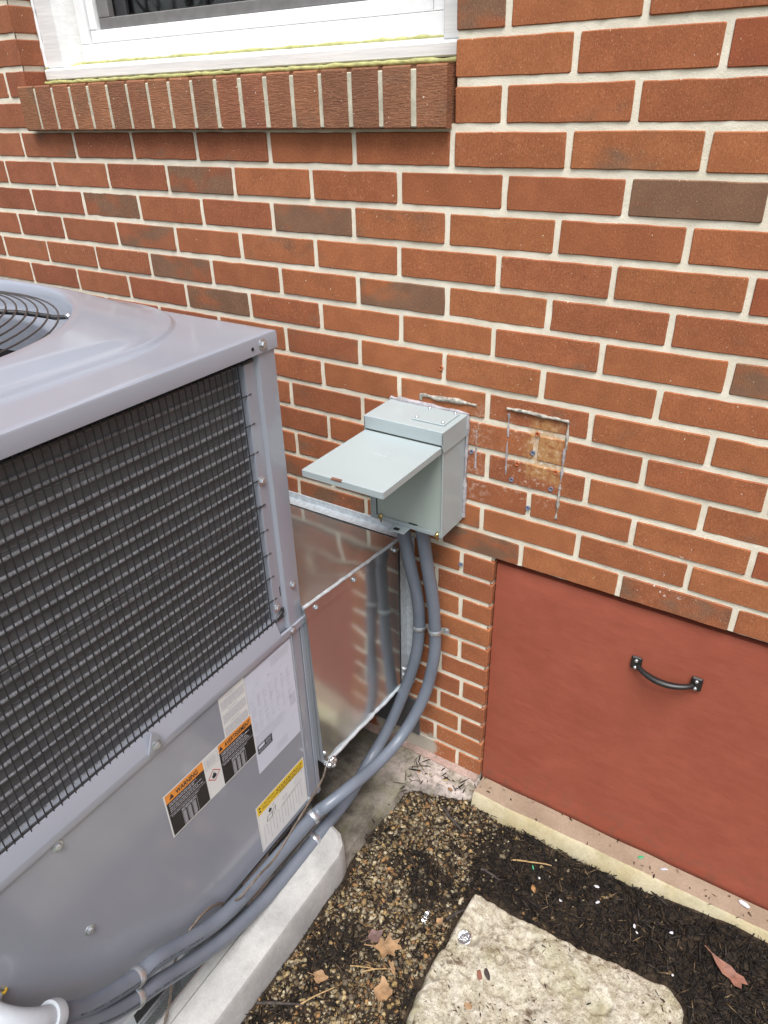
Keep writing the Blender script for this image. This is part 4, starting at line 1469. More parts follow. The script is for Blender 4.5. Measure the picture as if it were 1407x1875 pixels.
def smooth_path(pts, it=2):
    P = spline(pts, 6)
    for _ in range(it):
        P = [P[0]] + [(P[i - 1] + P[i] * 2 + P[i + 1]) / 4 for i in range(1, len(P) - 1)] + [P[-1]]
    return P


c2p, c1p = smooth_path(C2), smooth_path(C1)
con2 = root('conduit', (-0.12, -0.05, -1.62), 'blue grey flexible conduit on the outside of the bend by the hatch, crossing in front', 'conduit', 'conduits from the disconnect box')
con1 = root('conduit', (-0.16, -0.05, -1.7), 'blue grey flexible conduit beside the duct, crossing behind to run lowest along the unit', 'conduit', 'conduits from the disconnect box')
MB().tube(c2p, CR, 20).build('tube', M['conduit'], con2, smooth=60)
MB().tube(c1p, CR, 20).build('tube', M['conduit'], con1, smooth=60)
for pth, par, lo, hi in ((c2p, con2, 92, 122), (c1p, con1, 96, 118)):
    m = MB()
    rr2 = random.Random(3)
    for i in range(lo, min(hi, len(pth) - 2)):
        a, b = pth[i], pth[i + 1]
        t = (b - a).normalized()
        out = Vector((1, 0, 0.35))
        out = (out - t * out.dot(t)).normalized()
        sd_ = t.cross(out)
        q = 0.0
        while q < 0.85:
            L = rr2.uniform(0.06, 0.16)
            p0, p1 = a.lerp(b, q), a.lerp(b, min(1, q + L))
            o1 = out * (CR + 0.0003)
            if rr2.random() < 0.75:
                m.add([p0 + o1 + sd_ * 0.0014, p1 + o1 + sd_ * 0.0014, p1 + o1 - sd_ * 0.0014, p0 + o1 - sd_ * 0.0014], [(0, 1, 2, 3)])
            q += L + 0.12
    kind(m.build('print', M['print'], par, smooth=0, recalc=False), 'stuff')


def near(pth, p):
    i = min(range(1, len(pth) - 1), key=lambda k: (pth[k] - Vector(p)).length)
    return pth[i], (pth[i + 1] - pth[i - 1]).normalized()


def strap(pth, p, foot, par):
    c, t = near(pth, p)
    f = Vector(foot)
    f = (f - t * f.dot(t)).normalized()
    s_ = t.cross(f)
    m_ = MB()
    vv, ff = [], []
    N_ = 18
    prof = [(-0.0075, 0.0006), (-0.0045, 0.0022), (0.0, 0.003), (0.0045, 0.0022), (0.0075, 0.0006)]
    for k in range(N_ + 1):
        a = math.radians(-150 + 300 * k / N_)
        d = -f * math.cos(a) + s_ * math.sin(a)
        for u, h in prof:
            vv.append(c + d * (CR + h) + t * u)
    for k in range(N_):
        for q in range(4):
            ff.append((k * 5 + q, k * 5 + q + 1, (k + 1) * 5 + q + 1, (k + 1) * 5 + q))
    m_.add(vv, ff)
    o = m_.build('pipe_strap', M['zinc'], par, smooth=50)
    fe = MB()
    q0 = c + s_ * (CR + 0.001) + f * (CR * 0.8)
    vv = [q0 + t * a + s_ * b + f * d for a in (-0.007, 0.007) for b, d in ((-0.003, -0.004), (0.003, 0.0), (0.016, 0.001), (0.016, 0.003), (0.002, 0.0025), (-0.005, -0.002))]
    fe.add(vv, [(0, 1, 2, 3, 4, 5), (6, 7, 8, 9, 10, 11)] + [(i, (i + 1) % 6, 6 + (i + 1) % 6, 6 + i) for i in range(6)])
    fe.build('strap_foot', M['zinc'], o, smooth=30)
    hc = q0 + s_ * 0.0105 - f * 0.002
    MB().lathe([(0.0055, -0.003), (0.0055, 0.002), (0.003, 0.004)], hc, 'x' if abs(f.x) > 0.5 else 'y', 6).build('screw', M['zinc'], o, smooth=30)


strap(c1p, (-0.149, -0.032, -1.265), (0, 1, 0), con1)
strap(c2p, (-0.1024, -0.032, -1.2594), (0, 1, 0), con2)
strap(c2p, (-0.222, -0.440, -1.6195), (-1, 0, 0), con2)
strap(c1p, (-0.216, -0.435, -1.6911), (-1, 0, 0), con1)
strap(c2p, (-0.208, -0.952, -1.4544), (-1, 0, 0), con2)
strap(c1p, (-0.196, -0.970, -1.4764), (-1, 0, 0), con1)
# elbow fitting where the conduit enters the cabinet
m = MB()
el = [Vector((-0.1895, -1.092, -1.302)), Vector((-0.189, -1.112, -1.276)), Vector((-0.2, -1.132, -1.252)), Vector((-0.222, -1.146, -1.236)), Vector((-0.252, -1.15, -1.232))]
m.tube(spline(el, 5), [0.0178] * 21, 18)
m.tube([el[0] - (el[1] - el[0]) * 0.25, el[0], el[0] + (el[1] - el[0]) * 0.3], [0.0232, 0.0242, 0.023], 20)
m.tube([Vector((-0.2485, -1.15, -1.232)), Vector((-0.238, -1.15, -1.2325))], [0.028, 0.027], 8)
m.build('elbow_fitting', M['fitting'], con2, smooth=40)
MB().tube(spline([(-0.249, -1.142, -1.217), (-0.243, -1.131, -1.228), (-0.242, -1.12, -1.240), (-0.249, -1.114, -1.247)], 5), 0.0022, 6).build('yellow_wire', M['yellow'], con2, smooth=60)
# thermostat wire
W = [(-0.226, -0.35, -1.49), (-0.2225, -0.366, -1.512), (-0.215, -0.3905, -1.5192), (-0.205, -0.4693, -1.5291), (-0.203, -0.5246, -1.5424), (-0.203, -0.5865, -1.5654), (-0.203, -0.6322, -1.5596),
     (-0.205, -0.6661, -1.5613), (-0.214, -0.696, -1.5759), (-0.235, -0.712, -1.596), (-0.236, -0.7351, -1.5612), (-0.236, -0.7707, -1.539), (-0.236, -0.8095, -1.5399), (-0.238, -0.835, -1.552), (-0.238, -0.87, -1.60), (-0.23, -0.9, -1.66), (-0.22, -0.93, -1.685)]
wp = smooth_path(W)
m = MB()
for ph in (0, math.pi):
    m.tube([p + Vector((0.0, 0.0018 * math.cos(i * 0.9 + ph), 0.0018 * math.sin(i * 0.9 + ph))) for i, p in enumerate(wp)], 0.0022, 6)
wo = m.build('thermostat_wire', M['brownwire'], smooth=60)
tag(wo, 'thin twisted brown wire lying along the upper conduit', 'wire')

# ------------------------------------------------------------------ old caulk scars, plugs in the wall
cs = root('caulk_outline', (0.105, 0, -0.86), 'ragged grey caulk outline of a removed box on the bricks beside the disconnect box', 'caulk')
bead([(0.038, -0.001, -0.6385), (0.09, -0.002, -0.6372), (0.168, -0.001, -0.640)], 0.0036, M['oldcaulk'], 'bead', cs, jit=0.7, seed=31)
bead([(0.168, -0.001, -0.640), (0.1685, 0.0005, -0.70)], 0.0026, M['oldcaulk'], 'bead', cs, jit=0.8, seed=32)
bead([(0.166, 0.0, -0.70), (0.1655, 0.0008, -0.79)], 0.0027, M['caulk'], 'bead', cs, jit=0.9, seed=33)
bead([(0.1655, 0.0, -0.79), (0.1645, 0.0008, -0.862)], 0.0027, M['oldcaulk'], 'bead', cs, jit=0.9, seed=34)
bead([(0.042, 0.0005, -0.65), (0.044, 0.0005, -0.70)], 0.002, M['caulk'], 'bead', cs, jit=0.9, seed=35)
bead([(0.043, 0.0005, -0.71), (0.045, 0.0005, -0.79)], 0.0018, M['caulk'], 'bead', cs, jit=0.9, seed=36)
cs2 = root('caulk_outline', (-0.1, 0, -0.65), 'short grey caulk line left on the bricks just above the disconnect box', 'caulk')
bead([(-0.165, -0.001, -0.658), (-0.164, -0.001, -0.647), (-0.155, -0.001, -0.6455), (-0.10, -0.001, -0.6462), (-0.03, -0.001, -0.6435)], 0.0034, M['oldcaulk'], 'bead', cs2, jit=0.8, seed=41)
bead([(-0.028, 0.0005, -0.70), (-0.027, 0.0005, -0.79)], 0.002, M['caulk'], 'bead', cs2, jit=0.9, seed=42)
PL = [(-0.117, -0.578, 'rust', 'orange plastic screw plug in a mortar joint high above the disconnect box'),
      (-0.038, -0.753, 'bluegrey', 'blue grey screw plug in the mortar just beside the disconnect box'),
      (-0.053, -1.055, 'bluegrey', 'blue grey screw plug in the joint below the disconnect box'),
      (0.107, -0.680, 'rust', 'orange screw plug near the top of the removed box scar'),
      (0.101, -0.723, 'bluegrey', 'uppermost blue grey screw plug inside the removed box scar'),
      (0.069, -0.756, 'rust', 'orange screw plug at the side of the scar nearer the disconnect box'),
      (0.059, -0.796, 'bluegrey', 'blue grey screw plug at the scar side nearer the disconnect box'),
      (0.153, -0.755, 'rust', 'orange screw plug beside the grey caulk strip farther from the box'),
      (0.147, -0.795, 'bluegrey', 'blue grey screw plug beside the grey caulk strip farther from the box'),
      (0.101, -0.854, 'bluegrey', 'lowest blue grey screw plug under the removed box scar')]
for x, z, mk, lb in PL:
    o = MB().lathe([(0.0022, 0.003), (0.0024, -0.001), (0.0048, -0.0015), (0.0052, 0.002)], (0, 0, 0), 'y', 12)
    o = o.build('screw_plug', M[mk], smooth=40)
    o.location = (x, -0.0012, z)
    tag(o, lb, 'screw plug', 'screw plugs in the wall')

# ------------------------------------------------------------------ stepping stone
m = MB()
NXs, NYs = 170, 200
sx0, sx1, sy0, sy1 = 0.150, 0.668, -0.93, -0.288


def stone_edge(x, y):
    d = min(x - sx0, sx1 - x, (y - sy0), sy1 + 0.03 * sstep(0.4, 0.62, x) - y)
    cx, cy = 0.155, -0.29                                    # cut corners
    d = min(d, ((x - sx0) + (sy1 - y)) * 0.707 - 0.008, ((sx1 - x) + (sy1 + 0.03 - y)) * 0.707 - 0.03)
    return d + 0.010 * noise.noise(Vector((x * 11, y * 11, 4))) + 0.004 * noise.noise(Vector((x * 40, y * 40, 4)))


for j in range(NYs + 1):
    for i in range(NXs + 1):
        x, y = sx0 - 0.02 + (sx1 - sx0 + 0.04) * i / NXs, sy0 - 0.02 + (sy1 - sy0 + 0.06) * j / NYs
        d = stone_edge(x, y)
        v_ = Vector((x, y, 0))
        t_ = noise.fractal(v_ * 9, 0.7, 2.2, 6) * 0.012 + noise.noise(v_ * 45) * 0.005 + noise.noise(v_ * 100) * 0.0032
        pit = max(0, noise.noise(v_ * 26 + Vector((3, 7, 1))) - 0.26) * 0.04
        top = -1.768 + t_ - pit - 0.006 * sstep(0.45, 0.3, x) * sstep(-0.45, -0.3, y)
        z = -1.86 + (top + 1.86) * sstep(-0.004, 0.02, d) ** 0.5
        m.v.append((x, y, z))
for j in range(NYs):
    for i in range(NXs):
        m.f.append((j * (NXs + 1) + i, j * (NXs + 1) + i + 1, (j + 1) * (NXs + 1) + i + 1, (j + 1) * (NXs + 1) + i))
        m.m.append(0)
st = m.build('stepping_stone', M['stone'], smooth=70, recalc=False)
tag(st, 'large rough cream limestone stepping stone set in dark mulch', 'stepping stone')

# ------------------------------------------------------------------ gravel, mulch: uncountable stuff
def scatter(name, base_v, base_f, items, mat):
    """items: (matrix 3x3 np, loc, colour)"""
    bv = np.array(base_v, dtype=np.float32)
    bf = np.array(base_f, dtype=np.int32)
    n, k = len(items), len(bv)
    R_ = np.array([i[0] for i in items], dtype=np.float32)
    T_ = np.array([i[1] for i in items], dtype=np.float32)
    Cc = np.array([i[2] for i in items], dtype=np.float32)
    V = np.einsum('nij,kj->nki', R_, bv) + T_[:, None, :]
    F = bf[None] + (np.arange(n) * k)[:, None, None]
    me = bpy.data.meshes.new(name)
    me.vertices.add(n * k)
    me.vertices.foreach_set('co', V.reshape(-1))
    nf, s = n * len(bf), bf.shape[1]
    me.loops.add(nf * s)
    me.loops.foreach_set('vertex_index', F.reshape(-1).astype(np.int32))
    me.polygons.add(nf)
    me.polygons.foreach_set('loop_start', np.arange(0, nf * s, s, dtype=np.int32))
    me.update(calc_edges=True)
    at = me.attributes.new('tint', 'FLOAT_COLOR', 'POINT')
    cc = np.ones((n, k, 4), dtype=np.float32)
    cc[:, :, :3] = Cc[:, None, :]
    at.data.foreach_set('color', cc.reshape(-1))
    me.materials.append(mat)
    me.shade_smooth()
    return kind(link(name, me), 'stuff')


bm = bmesh.new()
bmesh.ops.create_icosphere(bm, subdivisions=1, radius=1.0)
ico_v = [tuple(v.co) for v in bm.verts]
bm.verts.index_update()
ico_f = [tuple(v.index for v in f.verts) for f in bm.faces]
bm.free()
ico2_v = [tuple(Vector(v) * (1 + 0.28 * noise.noise(Vector(v) * 1.7 + Vector((2, 0, 5))) + 0.1 * noise.noise(Vector(v) * 4.0))) for v in ico_v]
ico3_v = [tuple(Vector(v) * (1 + 0.35 * noise.noise(Vector(v) * 1.5 + Vector((9, 4, 1))) + 0.14 * noise.noise(Vector(v) * 3.1))) for v in ico_v]


def rotm(ax, ay, az):
    return Matrix.Rotation(az, 3, 'Z') @ Matrix.Rotation(ay, 3, 'Y') @ Matrix.Rotation(ax, 3, 'X')


def top_z(x, y):
    z = ground_z(x, y)
    if x < 0.06 and y > -0.42:
        z = max(z, slab_z(x, y))
    return z


PEB = [(0.36, 0.25, 0.11), (0.44, 0.34, 0.18), (0.26, 0.18, 0.085), (0.24, 0.20, 0.13), (0.40, 0.33, 0.21), (0.17, 0.125, 0.075), (0.47, 0.41, 0.29), (0.30, 0.25, 0.17), (0.36, 0.20, 0.085), (0.14, 0.11, 0.08), (0.19, 0.16, 0.11)]


def gravel_density(x, y):
    d = sstep(0.40, 0.08, x + 0.10 * noise.noise(Vector((x * 5, y * 5, 0))))
    if y > -0.30:
        d = sstep(0.28, 0.02, x + 0.3 * (y + 0.30) * 0.4 + 0.08 * noise.noise(Vector((x * 7, y * 7, 0))))
    d = max(d, 0.06 * sstep(0.62, 0.3, x))
    d *= 0.2 + 0.8 * sstep(-0.3, 0.3, noise.noise(Vector((x * 8, y * 8, 6))) + 0.1)
    return d


items = []
rg = random.Random(21)
while len(items) < 5000:
    x, y = rg.uniform(-0.15, 0.62), rg.uniform(-1.05, -0.045)
    if rg.random() > gravel_density(x, y):
        continue
    if stone_edge(x, y) > -0.004:
        continue
    if x < -0.132 and y < -0.37:
        continue
    if slab_z(x, y) > -1.80 and y > -0.42 and x < 0.05 and rg.random() > 0.03:
        continue
    s = 0.0027 + 0.0038 * rg.random() ** 1.7 + 0.0022 * (rg.random() < 0.05)
    sc3 = Matrix.Diagonal((s * rg.uniform(1.0, 1.6), s * rg.uniform(0.75, 1.1), s * rg.uniform(0.55, 0.85)))
    mt = rotm(rg.uniform(-0.5, 0.5), rg.uniform(-0.5, 0.5), rg.uniform(0, 6.28)) @ sc3
    c = rg.choice(PEB)
    k = rg.uniform(0.6, 1.1)
    items.append((np.array(mt), (x, y, top_z(x, y) + s * rg.uniform(-0.3, 0.7)), (c[0] * k, c[1] * k, c[2] * k)))
scatter('gravel', ico2_v, ico_f, items[::2], M['pebble'])
scatter('gravel', ico3_v, ico_f, items[1::2], M['pebble'])

# shredded mulch: tapered splinters
sh_v = [(-1, -0.7, 0), (-1, 0.7, 0), (0, 1, 0.35), (0, -1, 0.35), (1, -0.35, 0.1), (1, 0.3, 0.1), (0, 0.1, -0.9), (0, 0.15, 1.2)]
sh_f = [(0, 3, 7), (0, 7, 1), (1, 7, 2), (3, 4, 7), (7, 4, 5), (7, 5, 2), (0, 6, 3), (1, 2, 6), (0, 1, 6), (3, 6, 4), (4, 6, 5), (5, 6, 2)]
items = []
rg = random.Random(33)
DK = [(0.016, 0.013, 0.012), (0.028, 0.023, 0.02), (0.011, 0.010, 0.009), (0.045, 0.037, 0.032), (0.022, 0.019, 0.017)]
BRW = [(0.065, 0.04, 0.024), (0.12, 0.08, 0.045), (0.04, 0.028, 0.019), (0.2, 0.14, 0.08)]
while len(items) < 30000:
    x, y = rg.uniform(-0.15, 1.25), rg.uniform(-1.05, -0.03)
    gd = gravel_density(x, y)
    if rg.random() < gd * 0.2:
        continue
    e = stone_edge(x, y)
    if e > 0.0:
        continue
    if x < -0.132 and y < -0.37:
        continue
    if slab_z(x, y) > -1.80 and y > -0.42 and x < 0.05 and rg.random() > 0.16:
        continue
    if x > 0.043 and y > -0.073:
        continue
    far_k = 1.0
    L = rg.choice([0.005, 0.008, 0.012, 0.017, 0.026]) * rg.uniform(0.6, 1.1)
    wd = rg.uniform(0.0005, 0.0019) * (1.6 if rg.random() < 0.1 else 1)
    if gd > 0.5:
        L *= 0.6
    sc3 = Matrix.Diagonal((L, wd, wd * 0.6))
    mt = rotm(rg.uniform(-1, 1), rg.gauss(0, 0.22), rg.uniform(0, 6.28)) @ sc3
    c = rg.choice(DK if rg.random() < 0.9 - 0.4 * gd else BRW)
    if gd > 0.4:
        wd *= 0.75
    k = rg.uniform(0.7, 1.3)
    z = top_z(x, y) + rg.uniform(-0.001, 0.010)
    items.append((np.array(mt), (x, y, z), (c[0] * k, c[1] * k, c[2] * k)))
scatter('mulch', sh_v, sh_f, items, M['mulch'])

# debris crumbs caught on the stone and the kerb
items = []
rg = random.Random(8)
while len(items) < 260:
    if rg.random() < 0.94:
        x, y = rg.uniform(0.17, 0.65), rg.uniform(-0.75, -0.30)
        if stone_edge(x, y) < 0.012:
            continue
        v_ = Vector((x, y, 0))
        if noise.noise(v_ * 9 + Vector((1, 5, 2))) < 0.15 and rg.random() < 0.93:
            continue
        z = -1.768 + noise.fractal(v_ * 9, 0.7, 2.2, 6) * 0.012 + noise.noise(v_ * 45) * 0.005 - max(0, noise.noise(v_ * 26 + Vector((3, 7, 1))) - 0.32) * 0.03
    else:
        x, y = rg.uniform(0.05, 1.0), rg.uniform(-0.055, 0.0)
        z = -1.752 + 0.0075 * (x - 0.04)
    L = rg.uniform(0.002, 0.006)
    mt = rotm(rg.uniform(-1, 1), rg.gauss(0, 0.3), rg.uniform(0, 6.28)) @ Matrix.Diagonal((L, rg.uniform(0.0007, 0.0024), 0.0008))
    c = rg.choice(BRW + [(0.13, 0.075, 0.04), (0.045, 0.037, 0.032)])
    items.append((np.array(mt), (x, y, z + 0.0012), c))
scatter('debris_crumbs', sh_v, sh_f, items, M['mulch'])


# ------------------------------------------------------------------ fallen leaves, twigs, litter
def leaf(name, outline, scale, loc, rz, mat, label, curl=0.18, tilt=(0, 0), group=None):
    m_ = MB()
    n_ = len(outline)
    rings_ = [0.35, 0.7, 1.0]
    vv = [(0, 0, 0)]
    for rk in rings_:
        for a, b in outline:
            x_, y_ = a * rk, b * rk
            vv.append((x_, y_, curl * (x_ * x_ + y_ * y_) + 0.10 * noise.noise(Vector((x_ * 2.2, y_ * 2.2, scale * 90)))))
    ff = [(0, 1 + i, 1 + (i + 1) % n_) for i in range(n_)]
    for q in range(2):
        for i in range(n_):
            j = (i + 1) % n_
            ff.append((1 + q * n_ + i, 1 + q * n_ + j, 1 + (q + 1) * n_ + j, 1 + (q + 1) * n_ + i))
    up = [(a, b, c + 0.012) for a, b, c in vv]
    tot = len(vv)
    rim = [(1 + 2 * n_ + i, 1 + 2 * n_ + (i + 1) % n_, tot + 1 + 2 * n_ + (i + 1) % n_, tot + 1 + 2 * n_ + i) for i in range(n_)]
    m_.add([tuple(c * scale for c in p) for p in vv + up], ff + [tuple(i + tot for i in reversed(f)) for f in ff] + rim)
    o = m_.build(name, mat, smooth=70, recalc=False)
    o.location = loc
    o.rotation_euler = (tilt[0], tilt[1], rz)
    st_ = MB().tube([(-0.1 * scale, 0, 0.01 * scale), (-0.9 * scale, 0.03 * scale, 0.06 * scale), (-1.5 * scale, 0.1 * scale, 0.0)], [0.04 * scale, 0.035 * scale, 0.03 * scale], 6).build('stalk', mat, None, smooth=60)
    st_.parent = o
    return tag(o, label, 'leaf', group)


maple = [(-0.9, -0.05), (-0.45, -0.28), (-0.3, -0.55), (-0.15, -0.85), (0.0, -0.62), (0.12, -0.42), (0.4, -0.5), (0.62, -0.62), (0.55, -0.3), (0.6, -0.18), (1.05, -0.12), (0.9, 0.12), (0.72, 0.2), (0.95, 0.55), (0.55, 0.45), (0.35, 0.45), (0.2, 0.9), (0.0, 0.62), (-0.15, 0.4), (-0.45, 0.62), (-0.5, 0.35), (-0.6, 0.15)]
blob = [(math.cos(a) * (0.8 + 0.18 * math.sin(3 * a + 1) + 0.1 * math.sin(7 * a)), math.sin(a) * (0.62 + 0.15 * math.cos(4 * a))) for a in [2 * math.pi * i / 18 for i in range(18)]]
strip = [(-1.1, 0.02), (-0.6, -0.22), (-0.1, -0.38), (0.3, -0.30), (0.6, -0.42), (0.95, -0.3), (0.8, -0.05), (1.05, 0.12), (0.7, 0.3), (0.35, 0.22), (0.0, 0.28), (-0.5, 0.15)]


def gz_(x, y, d=0.012):
    return top_z(x, y) + d


leaf('fallen_leaf', maple, 0.035, (0.048, -0.522, gz_(0.048, -0.522)), 0.5, M['leaf'], 'tan lobed maple leaf lying flat on the pea gravel', group='fallen leaves')
leaf('fallen_leaf', blob, 0.029, (0.092, -0.605, gz_(0.09, -0.605)), 2.0, M['leaf'], 'roundish tan leaf on gravel close to the stepping stone edge', group='fallen leaves')
leaf('fallen_leaf', strip, 0.040, (0.722, -0.178, gz_(0.729, -0.174, 0.016)), -0.35, M['leafred'], 'russet curled leaf lying on the black mulch', tilt=(0.25, 0.1), group='fallen leaves')
leaf('fallen_leaf', blob, 0.022, (0.012, -0.515, gz_(0.01, -0.515)), 1.0, M['leafdull'], 'small dull purple brown leaf tucked against the maple leaf', group='fallen leaves')
leaf('fallen_leaf', blob, 0.02, (-0.045, -0.655, gz_(-0.045, -0.655)), 0.3, M['leaf'], 'crumpled brown leaf on the gravel near the concrete pad', group='fallen leaves')
leaf('fallen_leaf', strip, 0.016, (0.085, -0.555, gz_(0.085, -0.555)), 2.4, M['leaf'], 'little folded brown leaf scrap between the two larger tan leaves', group='fallen leaves')
leaf('fallen_leaf', strip, 0.018, (0.672, -0.345, gz_(0.672, -0.345, 0.01)), 1.3, M['leaf'], 'narrow tan leaf against the far end of the stepping stone', group='fallen leaves')
leaf('fallen_leaf', blob, 0.012, (0.125, -0.405, gz_(0.125, -0.405)), 1.3, M['leaf'], 'small rust brown leaf scrap by the corner of the stepping stone', group='fallen leaves')


def chip(name, loc, sz, rz, mat, label, cat, group=None, seed=1):
    r_ = random.Random(seed)
    vv = [tuple((v[0] * sz[0] * r_.uniform(0.8, 1.15), v[1] * sz[1] * r_.uniform(0.8, 1.15), v[2] * sz[2])) for v in ico_v]
    o = MB().add(vv, ico_f).build(name, mat, smooth=40)
    o.location = loc
    o.rotation_euler = (r_.uniform(-0.3, 0.3), r_.uniform(-0.3, 0.3), rz)
    return tag(o, label, cat, group)


foil = MB()
for q in range(7):
    foil.add([tuple(np.array(v) * np.array((0.006, 0.0045, 0.004)) * rg.uniform(0.6, 1.2) + np.array((rg.uniform(-0.004, 0.004), -0.012 + 0.004 * q, 0.002 + rg.uniform(-0.002, 0.003)))) for v in ico_v], ico_f)
fo_ = foil.build('foil_scrap', M['foil'], smooth=20)
fo_.location = (0.090, -0.408, gz_(0.09, -0.408, 0.006))
tag(fo_, 'crumpled strip of silver foil on the gravel beside the stepping stone', 'foil')
rgm = MB().tube([(0.014 * math.cos(a), 0.009 * math.sin(a), 0.002) for a in [math.pi * k / 12 for k in range(13)]], 0.0018, 6).build('broken_ring', M['black'], smooth=60)
rgm.location = (0.103, -0.378, gz_(0.103, -0.378, 0.006))
tag(rgm, 'black curved plastic piece just above the foil strip', 'litter')


def stone_top(x, y):
    v_ = Vector((x, y, 0))
    t_ = noise.fractal(v_ * 9, 0.7, 2.2, 6) * 0.012 + noise.noise(v_ * 45) * 0.005 + noise.noise(v_ * 100) * 0.0032
    return -1.768 + t_ - max(0, noise.noise(v_ * 26 + Vector((3, 7, 1))) - 0.32) * 0.03 - 0.006 * sstep(0.45, 0.3, x) * sstep(-0.45, -0.3, y)


dsc = MB().lathe([(0.001, 0.004), (0.011, 0.002), (0.016, 0.0032), (0.0165, 0.0045), (0.015, 0.0058), (0.010, 0.0045), (0.001, 0.0065)], (0, 0, 0), 'z', 18).build('metal_disc', M['foil'], smooth=40)
dsc.location = (0.198, -0.418, stone_top(0.198, -0.418) + 0.003)
dsc.rotation_euler = (0.25, -0.2, 0)
tag(dsc, 'bent shiny silver disc lying on the stepping stone', 'litter')
for i, (x, y, sx_2, sy_2, lb) in enumerate([(0.352, -0.205, 0.0065, 0.0045, 'pale lilac chip on mulch between the stone and kerb'), (0.43, -0.165, 0.008, 0.005, 'flat pale chip on the mulch in front of the kerb'),
                                           (0.521, -0.175, 0.0075, 0.005, 'oval white chip on the black mulch, biggest of its cluster'), (0.53, -0.188, 0.005, 0.003, 'small white flake beside the oval white chip'),
                                           (0.598, -0.15, 0.0065, 0.0042, 'white chip alone on the black mulch nearer the kerb'), (0.622, -0.245, 0.004, 0.004, 'tiny white pebble near the end of the stepping stone'),
                                           (0.285, -0.175, 0.005, 0.004, 'small white pebble on mulch near the green scrap'), (0.415, -0.125, 0.010, 0.0055, 'crumpled whitish scrap against the kerb face')]):
    chip('white_chip', (x, y, gz_(x, y, 0.009)), (sx_2 * 0.8, sy_2 * 0.8, 0.002), i * 0.9, M['whitechip'], lb, 'chip', 'white chips in the mulch', i + 2)
chip('paint_flake', (0.545, -0.02, -1.748), (0.012, 0.005, 0.0015), 0.4, M['whitechip'], 'white flake on the kerb top in front of the hatch middle', 'chip', 'flakes on the kerb', 31)
chip('paint_flake', (0.725, -0.012, -1.745), (0.016, 0.006, 0.0018), -0.5, M['whitechip'], 'larger pale flake on the kerb top at the picture edge', 'chip', 'flakes on the kerb', 32)
chip('green_scrap', (0.262, -0.158, gz_(0.262, -0.158, 0.009)), (0.009, 0.0022, 0.0012), 2.2, M['greenchip'], 'thin green plastic scrap on the mulch', 'scrap', None, 34)
chip('green_scrap', (0.488, -0.018, -1.747), (0.009, 0.004, 0.0015), 0.6, M['greenchip'], 'green plastic scrap on the kerb top against the hatch', 'scrap', None, 35)
chip('brown_chip', (0.262, -0.475, stone_top(0.262, -0.475) + 0.003), (0.007, 0.014, 0.003), 0.5, M['leafred'], 'oblong red brown chip lying on the stepping stone', 'chip', None, 36)
chip('brown_chip', (0.268, -0.54, stone_top(0.268, -0.54) + 0.003), (0.011, 0.009, 0.003), 0.2, M['leaf'], 'rounded tan brown chip on the stepping stone nearest the camera', 'chip', None, 37)
chip('bark_chip', (0.276, -0.465, stone_top(0.276, -0.465) + 0.004), (0.007, 0.014, 0.003), 0.8, M['twig'], 'dark grey bark chip beside the red brown chip on the stone', 'chip', None, 38)
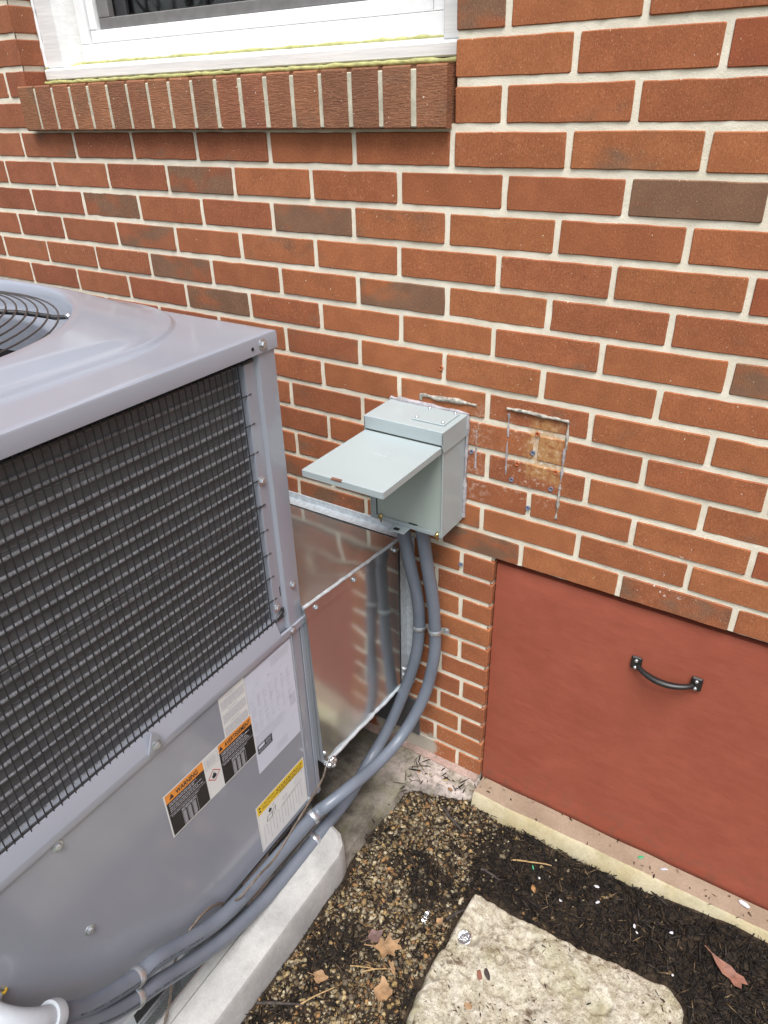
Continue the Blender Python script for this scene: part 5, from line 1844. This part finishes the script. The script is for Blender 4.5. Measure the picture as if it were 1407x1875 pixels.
TW = [((-0.02, -0.13), (0.06, -0.165), 0.005, 'twig', 'thick dark stick on the soil between slab and kerb'), ((0.205, -0.165), (0.30, -0.13), 0.0022, 'straw', 'curved pale twig on mulch along the kerb face'),
      ((0.03, -0.595), (0.075, -0.56), 0.0018, 'straw', 'straw coloured twig just below the maple leaf'), ((-0.055, -0.73), (-0.005, -0.655), 0.002, 'straw', 'long straw twig on gravel near the pad'),
      ((0.0, -0.60), (0.055, -0.575), 0.0016, 'straw', 'thin reddish straw crossing the gravel left of the round leaf'), ((0.15, -0.23), (0.205, -0.235), 0.0035, 'twig', 'dark flat stick on mulch above the stone corner'),
      ((-0.13, -0.77), (-0.045, -0.72), 0.004, 'twig', 'dark weathered stick beside the concrete pad'), ((0.135, -0.39), (0.165, -0.345), 0.004, 'twig', 'short dark stick leaning against the stepping stone')]
for i, (a, b, r_, mk, lb) in enumerate(TW):
    A_, B_2 = Vector((a[0], a[1], top_z(*a) + 0.009)), Vector((b[0], b[1], top_z(*b) + 0.010))
    pts = [A_.lerp(B_2, t) + Vector((0, 0, 0.004 * math.sin(math.pi * t))) + Vector((1, 1, 0)) * 0.004 * noise.noise(Vector((t * 3, i, 0))) for t in [k / 6 for k in range(7)]]
    o = MB().tube(pts, [r_ * (1 - 0.4 * k / 6) for k in range(7)], 6).build('twig', M[mk], smooth=50)
    tag(o, lb, 'twig', 'twigs on the ground')


# ------------------------------------------------------------------ bare trees across the lawn (the window glass mirrors them)
def bare_tree(loc, h, seed, label):
    r_ = random.Random(seed)
    t_ = root('bare_tree', loc, label, 'tree', 'bare trees across the lawn')
    tr, cr = MB(), MB()

    def grow(p, d, L, rad, lev):
        pts, rs = [Vector(p)], [rad]
        q = Vector(p)
        dd = Vector(d)
        for k in range(4):
            dd = (dd + Vector((r_.uniform(-.16, .16), r_.uniform(-.16, .16), r_.uniform(-.03, .12)))).normalized()
            q = q + dd * L / 4
            pts.append(q.copy())
            rs.append(rad * (1 - 0.14 * (k + 1)))
        (tr if lev == 0 else cr).tube(pts, rs, 6 if lev < 2 else 4)
        if lev >= 4:
            return
        for k in range(4 if lev < 3 else 3):
            b = pts[r_.choice((2, 3, 4, 4)) if lev else r_.choice((3, 4))]
            nd = (dd + Vector((r_.uniform(-1, 1), r_.uniform(-1, 1), r_.uniform(-.1, .6))) * 0.85).normalized()
            grow(b, nd, L * r_.uniform(.55, .75), rad * 0.5, lev + 1)
    grow(Vector(loc), Vector((0, 0, 1)), h * 0.36, h * 0.022, 0)
    tr.build('trunk', M['bark'], t_, smooth=60)
    cr.build('crown', M['bark'], t_, smooth=60)


bare_tree((-9.5, -8.5, G), 6.5, 4, 'bare tree far across the lawn, mirrored in the window near the jamb')
bare_tree((-7.5, -11.5, G), 7.5, 9, 'bare tree far across the lawn, mirrored in the middle of the pane')
